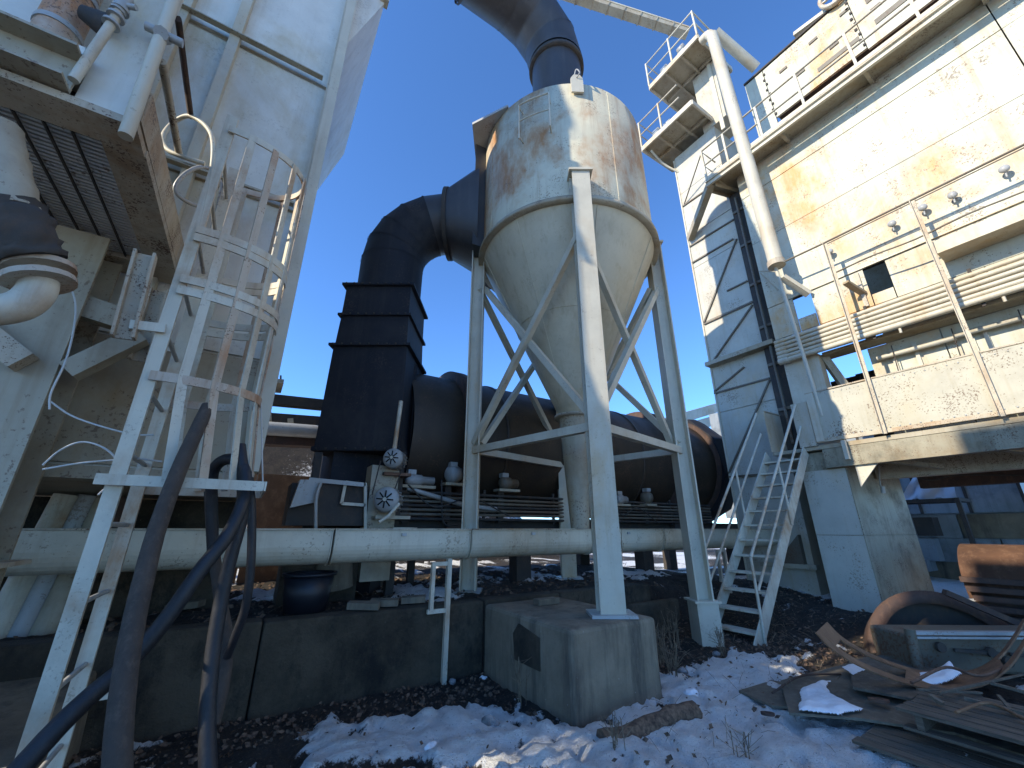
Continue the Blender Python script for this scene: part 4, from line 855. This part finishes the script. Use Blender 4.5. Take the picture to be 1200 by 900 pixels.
# catwalk behind, left
CW = thing('back_catwalk', 'dark steel catwalk framing behind, between filter building and black duct', 'catwalk', (.2, 9, .8))
MB().beam(at(250, 462, Y=9), at(400, 477, Y=9), .2, .2).build('beam', M['dark'], CW)
MB().beam(at(250, 487, Y=9), at(400, 497, Y=9), .2, .22).build('beam', M['dark'], CW)
MB().tube([at(240, 497, Y=8.6), at(400, 508, Y=8.6)], .13, 16).build('pipe', M['galv'], CW)
MB().beam(at(240, 512, Y=8.8), at(400, 520, Y=8.8), .3, .2).build('beam', M['rustd'], CW)
MB().beam(at(300, 450, Y=8.8), at(331, 453, Y=8.8), .7, .08).build('platform', M['dull'], CW)
for a in (314, 340, 352): MB().beam(at(a, 470+(a-314)*.8, Y=8.9), at(a+1, 505, Y=8.9), .1, .1).build('upright', M['dull'], CW)
for a in (303, 322, 329): MB().beam(at(a, 440, Y=8.9), at(a, 452, Y=8.9), .03, .03).build('stub_post', M['dark'], CW)
for X_ in (-.8, 1.5): MB().box(X_, X_+.2, 8.9, 9.1, .7, 4.1).build('leg', M['dark'], CW)
MB().beam(at(368, 545, Y=8.7), at(380, 510, Y=8.7), .14, .1).build('raker', M['dark'], CW)
rwl = thing('rusty_bin_wall', 'rust brown plated wall below the snowy bank behind the catwalk', 'wall', (.2, 8.4, .8))
x = -2.2
for wd in (1.1, 1.15, 1.0, .62): MB().box(x+.01, x+wd-.01, 8.3+random.uniform(-.01, .01), 8.36, .7, 2.5).build('plate', M['rustb'], rwl); x += wd
# snowy twiggy bank as real mound
mb = MB(); n_ = 24; vs = []
for j in range(n_):
    for i in range(40):
        x = -7+.45*i; y = 10+.5*j; e_ = sst(0, 5, j)*(1-sst(4, 11, x)); z = .6+e_*(3.0+.25*j*.5)+.25*nz(x, y, .5); vs.append((x, y, z))
me = bpy.data.meshes.new('snowy_bank'); me.from_pydata(vs, [], [(j*40+i, j*40+i+1, (j+1)*40+i+1, (j+1)*40+i) for j in range(n_-1) for i in range(39)]); me.update()
me.polygons.foreach_set('use_smooth', [True]*len(me.polygons)); a_ = me.attributes.new('snow', 'FLOAT', 'POINT'); a_.data.foreach_set('value', [.42+.35*nz(v[0], v[1], .9) for v in vs]); me.materials.append(M['ground'])
o = bpy.data.objects.new('snowy_bank', me); COL.objects.link(o); tag(o, 'snow patched earth bank behind the catwalk', kind='structure')

# unseen blocks added behind the camera, heights and gaps shaped to shade the yard
OB = thing('shade_blocks', 'unseen blocks added behind the viewpoint to shade the yard', 'building', (-10, -8, 0))
MB().box(-9, -8, 1.0, 2.85, -.2, 12.7).box(-9, -8, 2.85, 3.45, -.2, 11.5).build('tall_shade_block', M['cream'], OB)
MB().box(-9, -8, 4.10, 6.5, -.2, 9.6).build('low_shade_block', M['cream'], OB)
# ================================================================== FOREGROUND SCRAP, RIGHT
def shell(front, wv, th, nm, mat, par, k=6):
    c = curve(front, k); vs = []; n = len(c)
    for i, p in enumerate(c):
        t_ = (c[min(i+1, n-1)]-c[max(i-1, 0)]).normalized(); nn = t_.cross(V(wv)).normalized()*th
        vs += [p, p+V(wv), p+V(wv)+nn, p+nn]
    fs = [(a*4+b, a*4+(b+1) % 4, a*4+4+(b+1) % 4, a*4+4+b) for a in range(n-1) for b in range(4)]+[(3, 2, 1, 0), tuple(4*(n-1)+b for b in range(4))]
    return MB().add(vs, fs).build(nm, M[mat], par)
def snow_pad(poly, h, name, label, parent=None, cat=None, curve_z=None):
    n = len(poly); xs_ = [p.x for p in poly]; ys_2 = [p.y for p in poly]; st = .006; cells = {}; m = MB()
    def dist(x, y):
        ins = False; dm = 9
        for i in range(n):
            a, b = poly[i], poly[(i+1) % n]
            if (a.y > y) != (b.y > y) and x < (b.x-a.x)*(y-a.y)/(b.y-a.y)+a.x: ins = not ins
            e = b-a; e.z = 0; t = max(0, min(1, ((x-a.x)*e.x+(y-a.y)*e.y)/max(1e-6, e.x*e.x+e.y*e.y))); dm = min(dm, math.hypot(x-a.x-e.x*t, y-a.y-e.y*t))
        return dm if ins else -dm
    zb = sum(p.z for p in poly)/n; X0, Y0_ = min(xs_)-.05, min(ys_2)-.05; nx, ny = int((max(xs_)-X0+.1)/st), int((max(ys_2)-Y0_+.1)/st); idx = {}; vs = []
    for i in range(nx):
        for j in range(ny):
            x, y = X0+i*st, Y0_+j*st; d = dist(x, y)+.02*nz(x, y, 6, 2)
            if d > -.001: idx[i, j] = len(vs); vs.append((x, y, (curve_z(x, y) if curve_z else zb)-.004+h*min(1, max(0, d)/.05)**.5*(1+.4*nz(x, y, 8, 2))))
    fs = [(idx[i, j], idx[i+1, j], idx[i+1, j+1], idx[i, j+1]) for i in range(nx) for j in range(ny) if all(k in idx for k in ((i, j), (i+1, j), (i+1, j+1), (i, j+1)))]
    return m.add(vs, fs, True).build(name, M['snow'], parent, label=label, cat=cat)
AR = thing('steel_arc', 'big curved brown steel arc rocking on the pallets', 'steel arc', tuple(at(1100, 808, F=4.1)))
fr = [at(955, 742, F=4.0), at(975, 762, F=4.02), at(1010, 783, F=4.05), at(1060, 802, F=4.08), at(1105, 810, F=4.1), at(1150, 805, F=4.1), at(1180, 787, F=4.1), at(1200, 762, F=4.1), at(1214, 738, F=4.1)]
wv = FW*.42+RT*.40
shell(fr, wv*.26, .012, 'arc_plate', 'rustb', AR)
shell([p+wv*.80 for p in fr], wv*.22, .012, 'arc_plate', 'rustb', AR)
shell([p+wv*.262 for p in fr[:2]], wv*.535, .010, 'end_plate', 'rustb', AR)
shell([p+wv*.262 for p in fr[3:7]], wv*.535, .010, 'hollow_plate', 'rustb', AR)
ctr = fr[4]
snow_pad([at(1050, 797, F=4.25), at(1088, 806, F=4.2), at(1132, 803, F=4.25), at(1118, 792, F=4.45), at(1078, 790, F=4.45)], .03, 'snow_pad', 'small snow pad lying in the hollow of the steel arc', None, 'snow', lambda x, y: ctr.z+.012+.45*((x-ctr.x)*RT.x+(y-ctr.y)*RT.y+.04)**2)
# buried dished drum end
DD = thing('dished_end', 'large dark rusty dished drum end half buried near the pillar', 'drum end', tuple(C(5.5, 5.05, .15)))
c0 = C(5.35, 5.0, .12); axd = (-FW*.9+RT*-.28+V((0, 0, .35))).normalized()
MB().lathe(c0, axd, [(-.45, .3), (-.42, .6), (-.28, .76), (0, .80), (.02, .80), (.02, .755), (-.02, .75)], 48).build('shell', M['rustd'], DD)
MB().lathe(c0, axd, [(-.06, .74), (-.14, .60), (-.30, .40), (-.36, 0)], 48).build('inner_dish', M['dark'], DD)
MB().lathe(c0, axd, [(.02, .80), (.05, .80), (.05, .66), (.02, .66)], 48).build('flange_ring', M['rustd'], DD)
MB().beam(c0+V((0, 0, .78))+RT*.12, C(5.0, 6.0, .4), .1, .06).build('raking_bar', M['rustd'], DD)
# grey hopper box
TK = thing('steel_hopper', 'grey flanged steel hopper box lying behind the curved arc', 'hopper', tuple(C(4.7, 4.7, .25)))
a0, a1 = C(4.68, 3.98, 0), C(4.62, 6.6, 0)
def q(a, f, z): return a+FW*f+V((0, 0, z))
MB().hexa([q(a0, .05, .25), q(a1, .05, .25), q(a1, .5, .25), q(a0, .5, .25), q(a0, 0, .60), q(a1, 0, .60), q(a1, .5, .60), q(a0, .5, .60)]).build('body', M['tank'], TK, bev=.03)
MB().beam(q(a0, -.02, .625), q(a1, -.02, .625), .06, .03).beam(q(a0, -.03, .585), q(a1, -.03, .585), .03, .02).build('flange', M['galv'], TK)
MB().tube([q(a0, 0, .27), q(a0, -.03, .66)], .045, 12).build('corner_tube', M['tank'], TK)
for k in (.15, .35, .55): MB().beam(q(a0, -.012, .5).lerp(q(a1, -.012, .33), k), q(a0, -.012, .5).lerp(q(a1, -.012, .33), k+.17), .02, .03).build('rib', M['dark'], TK)
for k, zz in ((.1, .5), (.28, .46), (.33, .38)): c_ = q(a0, -.005, zz).lerp(q(a1, -.005, zz), k); MB().tube([c_, c_-FW*.03], .045, 14).build('boss', M['dark'], TK)
# rusty trough and plates beneath the building edge
RU = thing('rusty_trough', 'rust orange rounded trough piled on dark plates at the right edge', 'trough', (9.6, 1, .25))
MB().lathe((9.85, -2.5, .85), (0, 1, 0), [(0, .53), (4.62, .53), (4.62, .49), (0, .49)], 20, -2.0, 1.7, (0, 0, 1)).build('trough_shell', M['rust'], RU)
for k, (z, w_) in enumerate(((.25, .5), (.38, .35), (.50, .42), (.62, .3), (.74, .38), (.86, .28))): MB().box(9.3-w_*.25, 10.4, -2.5, 2.05+.04*(k % 3), z, z+.07).build('stacked_plate', M['rustd'], RU)
MB().box(9.35, 10.3, -2.4, 2.0, .2, .9).build('packing', M['rustd'], RU)
# pallets and boards
def zat(px_, py_, z): return at(px_, py_, Z=z)
PL = thing('timber_pallet', 'weathered grey timber pallet under the curved steel arc', 'pallet', (4.2, .6, .15), 'pallets in the scrap pile')
x0, y1 = zat(1052, 830, .40).x, zat(1052, 830, .40).y
print('pallet', x0, y1, zat(1157, 851, .40), zat(1000, 795, .4))
for k in range(7): MB().box(x0+.115*k+.003, x0+.115*k+.10, y1-1.25+random.uniform(-.03, .01), y1+random.uniform(-.02, .02), .385, .405+random.uniform(-.002, .002)).build('deck_board', M['plank'], PL)
for yy in (y1-.08, y1-.62, y1-1.2): MB().box(x0+.01, x0+.80, yy-.04, yy, .30, .383).build('stringer', M['plank'], PL)
for k in (0, 3, 6): MB().box(x0+.115*k+.005, x0+.115*k+.10, y1-1.25, y1, .28, .298).build('bottom_board', M['plank'], PL)
P2 = thing('timber_pallet', 'darker timber pallet at the bottom of the scrap pile near the frame edge', 'pallet', (3.9, .4, .1), 'pallets in the scrap pile')
for k in range(8): MB().box(x0-.28+.115*k, x0-.28+.115*k+.10, y1-1.9, y1+.22+random.uniform(-.03, .03), .185, .205).build('deck_board', M['plank'], P2)
for yy in (y1+.15, y1-.45, y1-1.05, y1-1.7): MB().box(x0-.27, x0+.62, yy-.04, yy, .10, .184).build('stringer', M['plank'], P2)
for k in (0, 4, 7): MB().box(x0-.28+.115*k, x0-.28+.115*k+.10, y1-1.9, y1+.2, .08, .098).build('bottom_board', M['plank'], P2)
MB().prism([zat(925, 838, .23), zat(915, 800, .23), zat(1010, 775, .25), zat(1130, 800, .26), zat(1190, 850, .25), zat(1215, 893, .24), zat(1120, 862, .23), zat(1010, 845, .23)], (0, 0, .018)).build('plywood_sheet', M['ply'], label='large weathered plywood sheet with a curved edge under the pallet', cat='board')
MB().prism([zat(995, 775, .31), zat(1035, 770, .31), zat(1110, 790, .30), zat(1070, 822, .30), zat(1000, 808, .30)], (0, 0, .02)).build('plywood_offcut', M['wood'], label='smaller plywood offcut resting left of the pallet', cat='board')
MB().prism([zat(866, 812, .17), zat(905, 800, .17), zat(942, 805, .18), zat(945, 832, .18), zat(905, 830, .17)], (0, 0, .02)).build('plywood_sheet', M['ply'], label='short brown board end trodden into the snow left of the pile', cat='board')
snow_pad([zat(938, 808, .27), zat(958, 799, .27), zat(975, 797, .27), zat(969, 805, .27), zat(972, 812, .27), zat(998, 826, .27), zat(1014, 831, .27), zat(985, 837, .27), zat(960, 836, .27), zat(936, 832, .27)], .028, 'snow_slab', 'flat snow slab left on the plywood sheet', None, 'snow')
snow_pad([zat(985, 781, .33), zat(1010, 775, .33), zat(1020, 782, .33), zat(1000, 790, .33)], .015, 'snow_patch', 'small thin snow patch on the plywood offcut', None, 'snow')
WL = ('longest splintered offcut reaching to the right edge on the pallet', 'short dark offcut leaning at the left end of the pallet', 'offcut slanting down to the right under the arc tip', 'thin pale strip of wood left on the pallet top', 'short stub of wood pointing down over the boards', 'flat offcut across the pallet boards at right')
for i, (a, b, w_) in enumerate((((1100, 812), (1200, 790), .02), ((1090, 815), (1105, 825), .035), ((1160, 800), (1215, 815), .03), ((1075, 808), (1150, 812), .02), ((1170, 815), (1190, 838), .02), ((1130, 818), (1215, 840), .03))):
    MB().beam(zat(*a, .46), zat(*b, .43), w_, w_*.6).build('wood_offcut', M['wood'], label=WL[i], cat='wood', group='wood offcuts on the pallet')
for pts, r, mt, nm, lab in (([(1068, 800), (1110, 785), (1150, 792), (1190, 778)], .012, 'rust', 'bent_rod', 'bent rusty rod lying across the back of the pallet'), ([(905, 812), (940, 795), (985, 790)], .009, 'rustd', 'bent_rod', 'dark bent rod lying over the short brown board end'),
                            ([(1120, 835), (1160, 828), (1205, 845)], .010, 'rustb', 'bent_rod', 'brown bent rod on the top pallet boards near the right edge')):
    MB().tube(curve([zat(x, y, .44 if y < 850 and x > 1000 else .27)+V((0, 0, .02*(k % 2))) for k, (x, y) in enumerate(pts)]), r, 8).build(nm, M[mt], label=lab, cat='rod')
for (x, y, z, r, mt, lab) in ((1030, 822, .29, .07, 'rust', 'small rusty pipe flange lying on the plywood left of the pallet'), (900, 838, .19, .05, 'rustd', 'small dark ring in the snow beside the board end')):
    MB().lathe(zat(x, y, z), (.1, .1, 1), [(0, r), (.018, r), (.018, r*.5), (0, r*.5), (0, r)], 24).build('pipe_flange', M[mt], label=lab, cat='flange')
# ================================================================== SMALL THINGS ON THE GROUND
def rock(p, r, lab, mat='rock'):
    bm = bmesh.new(); bmesh.ops.create_icosphere(bm, subdivisions=3, radius=r); sd = random.random()*50
    for v in bm.verts: v.co *= 1+.35*NZ.fractal(v.co/r*.9+V((sd, 0, 0)), 1, 2, 3); v.co.z *= .72
    me = bpy.data.meshes.new('rock'); bm.to_mesh(me); bm.free(); me.materials.append(M[mat]); o = bpy.data.objects.new('rock', me); COL.objects.link(o)
    o.location = p+V((0, 0, r*.35)); return tag(o, lab, 'rock', 'loose rocks on the yard')
for px_, py_, r, lab in ((573, 845, .075, 'largest pale rock on the dark mud left of the footing block'), (566, 792, .04, 'small white rock at the foot of the dark wall'), (810, 812, .07, 'snow dusted rock right of the footing block'), (800, 785, .05, 'rounded rock between the block and right leg'),
                         (505, 872, .05, 'flat dark rock in the trodden snow'), (840, 770, .045, 'small rock near the right leg pad'), (625, 838, .03, 'pebble beside the left face of the block'), (530, 795, .035, 'rock beside the trough stand foot'), (835, 742, .06, 'snow capped rock at the stair foot')):
    p = at(px_, py_, Z=.16); rock(V((p.x, p.y, base_z(p.x, p.y))), r, lab, 'snow' if 'snow' in lab or 'white' in lab else 'rock')
# rotting log by the block
lg = [at(790, 862, Z=.2), at(820, 848, Z=.22), at(845, 838, Z=.24), at(868, 828, Z=.24)]
p0, p1 = at(705, 868, Z=.16), at(815, 832, Z=.2)
MB().tube(curve([p0, p0.lerp(p1, .3)-V((0, 0, .02)), p0.lerp(p1, .7)+V((0, 0, .01)), p1-V((0, 0, .01))], 5), .065, 14, rough=.16).build('rotting_log', M['litter'], label='dark rotting log half under snow right of the footing block', cat='log')
# leaf litter
def gz(x, y): 
    s = snow_at(x, y); return base_z(x, y)+.045*sst(.42, .72, s)+.03*nz(x, y, 3.2, 3)
m = MB(); N = 0
zones = [(-1.2, 2.5, 4.0, 4.6, 1500), (-1.5, 5.5, 4.9, 8, 3000), (2.2, 6.5, 2.2, 4.4, 2600), (5, 9, 2.2, 5, 2200), (-.8, 3.5, 2.2, 4.2, 900)]
for x0_, x1_, y0_, y1_, n in zones:
    for _ in range(n):
        x, y = random.uniform(x0_, x1_), random.uniform(y0_, y1_)
        if 2.45 < x < 3.6 and 3.0 < y < 4.6: continue
        if snow_at(x, y) > .58 and random.random() < .85: continue
        s = (.005+.028*random.random()**2.5)*(1.3 if y > 4.8 else 1); p = V((x, y, gz(x, y)+random.uniform(.004, .02)))
        a = V((random.uniform(-1, 1), random.uniform(-1, 1), random.uniform(-.5, .5))).normalized()*s; b = a.orthogonal().normalized()*s*random.uniform(.4, .8)
        m.add([p-a, p-b, p+a, p+b], [(0, 1, 2, 3)])
m.build('leaf_litter', M['litter'], kind='stuff', label='brown leaf litter and twigs scattered over the mud', loc=(0, 0, 0))
m = MB()
for _ in range(1100):
    x, y = random.choice([(random.uniform(3.6, 6.5), random.uniform(2.3, 4.4)), (random.uniform(2.4, 5), random.uniform(1.8, 3.1)), (random.uniform(-1, 5), random.uniform(4.9, 7)), (random.uniform(6, 8.3), random.uniform(3, 5))])
    if 2.45 < x < 3.6 and 3.0 < y < 4.6: continue
    if snow_at(x, y) > .5 and random.random() < .8: continue
    p = V((x, y, gz(x, y)+.005)); d = V((random.uniform(-1, 1), random.uniform(-1, 1), random.uniform(0, .5))).normalized()*random.uniform(.04, .2)
    m.tube([p, p+d*.5+V((0, 0, .01)), p+d], random.uniform(.001, .0024), 3, cap=False)
m.build('fallen_twigs', M['stem'], kind='stuff', label='thin dry twigs scattered over the ground', loc=(0, 0, 0))
# dry weeds
def weed(p, h, n, lab, lean=.25):
    r = MB()
    for _ in range(n):
        a = random.random()*6.28; l = random.uniform(.05, lean); hh = h*random.uniform(.5, 1); b = p+V((random.uniform(-.05, .05), random.uniform(-.05, .05), -.02))
        e = V((math.cos(a), math.sin(a), 0))*l*hh; pts = [b, b+e*.3+V((0, 0, hh*.5)), b+e+V((0, 0, hh))]
        r.tube(pts, .003, 4, cap=False)
        for _ in range(3):
            t_ = random.uniform(.4, .95); q = pts[0].lerp(pts[2], t_); r.tube([q, q+V((random.uniform(-.1, .1), random.uniform(-.1, .1), random.uniform(.02, .12)))], .0018, 3, cap=False)
    return r.build('dry_weed', M['stem'], label=lab, cat='weed', group='dry weeds around the concrete')
for (px_, py_, zz, h, n, lab) in ((722, 712, .8, .9, 7, 'tall thin weed on the footing block edge behind the front leg'), (790, 795, .15, .5, 16, 'tangle of dry weeds between block and right leg'), (775, 770, .2, .45, 14, 'dry weeds against the right face of the block'), (612, 822, .15, .45, 5, 'sparse weed stems in front of the block left face'),
                                  (845, 765, .2, .4, 12, 'dry weeds left of the stair foot'), (790, 745, .3, .5, 12, 'dark weeds behind the right cyclone leg'), (900, 740, .25, .3, 8, 'low weeds right of the stair foot'), (725, 880, .15, .3, 8, 'small weeds poking through the snow below the block'), (870, 890, .15, .25, 6, 'sparse stems in the foreground snow'), (448, 690, .8, .3, 8, 'weeds on the terrace behind the trough stand')):
    p = at(px_, py_, Z=zz); weed(V((p.x, p.y, max(zz-.02, base_z(p.x, p.y)) if zz == .8 else base_z(p.x, p.y))), h, n, lab)
MB().box(0, 0, 0, 0, 0, 0) if False else None
# post by the block (thin rusty stake)
p = at(723, 712, Z=.8); MB().box(p.x-.02, p.x+.02, p.y+.1, p.y+.14, .5, 1.3).build('timber_stake', M['rustb'], label='short brown stake standing behind the front leg', cat='stake')
# bricks and plates lying on the terrace
for i, (px_, py_) in enumerate(((430, 716), (455, 712), (490, 708), (250, 700), (215, 716))):
    p = at(px_, py_, Z=.84); MB().obox(p+V((0, .15, .03)), V((.13, .04*i-.1, 0)), V((.03, .08, 0)), (0, 0, .03)).build('rubble_piece', M['conc'], label=('rubble piece left of centre on the terrace edge behind the wall', 'rubble piece just left of the trough stand', 'rubble piece nearest the trough stand on the terrace edge', 'rubble piece between hoses and tub on the terrace edge', 'leftmost rubble piece on the terrace edge behind the ladder')[i], cat='rubble', group='rubble along the terrace edge')
# beyond-the-shed trees
def tree(p, h, lab):
    t_ = thing('bare_tree', lab, 'tree', tuple(p), 'trees beyond the shed')
    MB().tube([p-V((0, 0, .3)), p+V((.1, 0, h*.4)), p+V((0, .1, h*.8))], .2, 10, rs=[.22, .14, .05]).build('trunk', M['stem'], t_)
    m = MB()
    for _ in range(24):
        z = random.uniform(.25, .85)*h; a = random.random()*6.28; l = h*random.uniform(.15, .35); q = p+V((0, 0, z))
        m.tube([q, q+V((math.cos(a)*l*.5, math.sin(a)*l*.5, l*.3)), q+V((math.cos(a)*l, math.sin(a)*l, l*.45))], .03, 4, cap=False, rs=[.04, .025, .01])
    m.build('branches', M['stem'], t_)
    m = MB()
    for _ in range(1500):
        a = random.random()*6.28; r = h*.36*math.sqrt(random.random()); z = random.uniform(.2, 1.02)*h; r *= math.sin(math.pi*min(1, max(.08, z/h*.85)))
        q = p+V((math.cos(a)*r, math.sin(a)*r, z)); s = random.uniform(.05, .13); u_ = V((random.uniform(-1, 1), random.uniform(-1, 1), random.uniform(-1, 1))).normalized()*s; w_ = u_.orthogonal().normalized()*s*.6
        m.add([q-u_, q-w_, q+u_, q+w_], [(0, 1, 2, 3)])
    m.build('crown', M['leaf'], t_)
for (X_, py_, px_, h, lab) in ((30, 560, 1196, 9, 'green brown tree filling the gap right of the shed'), (34, 560, 1215, 10, 'second tree further right beyond the shed'), (33, 560, 1180, 8, 'tree half hidden by the shed corner')):
    p = at(px_, py_, X=X_); tree(V((p.x, p.y, .2)), h, lab)
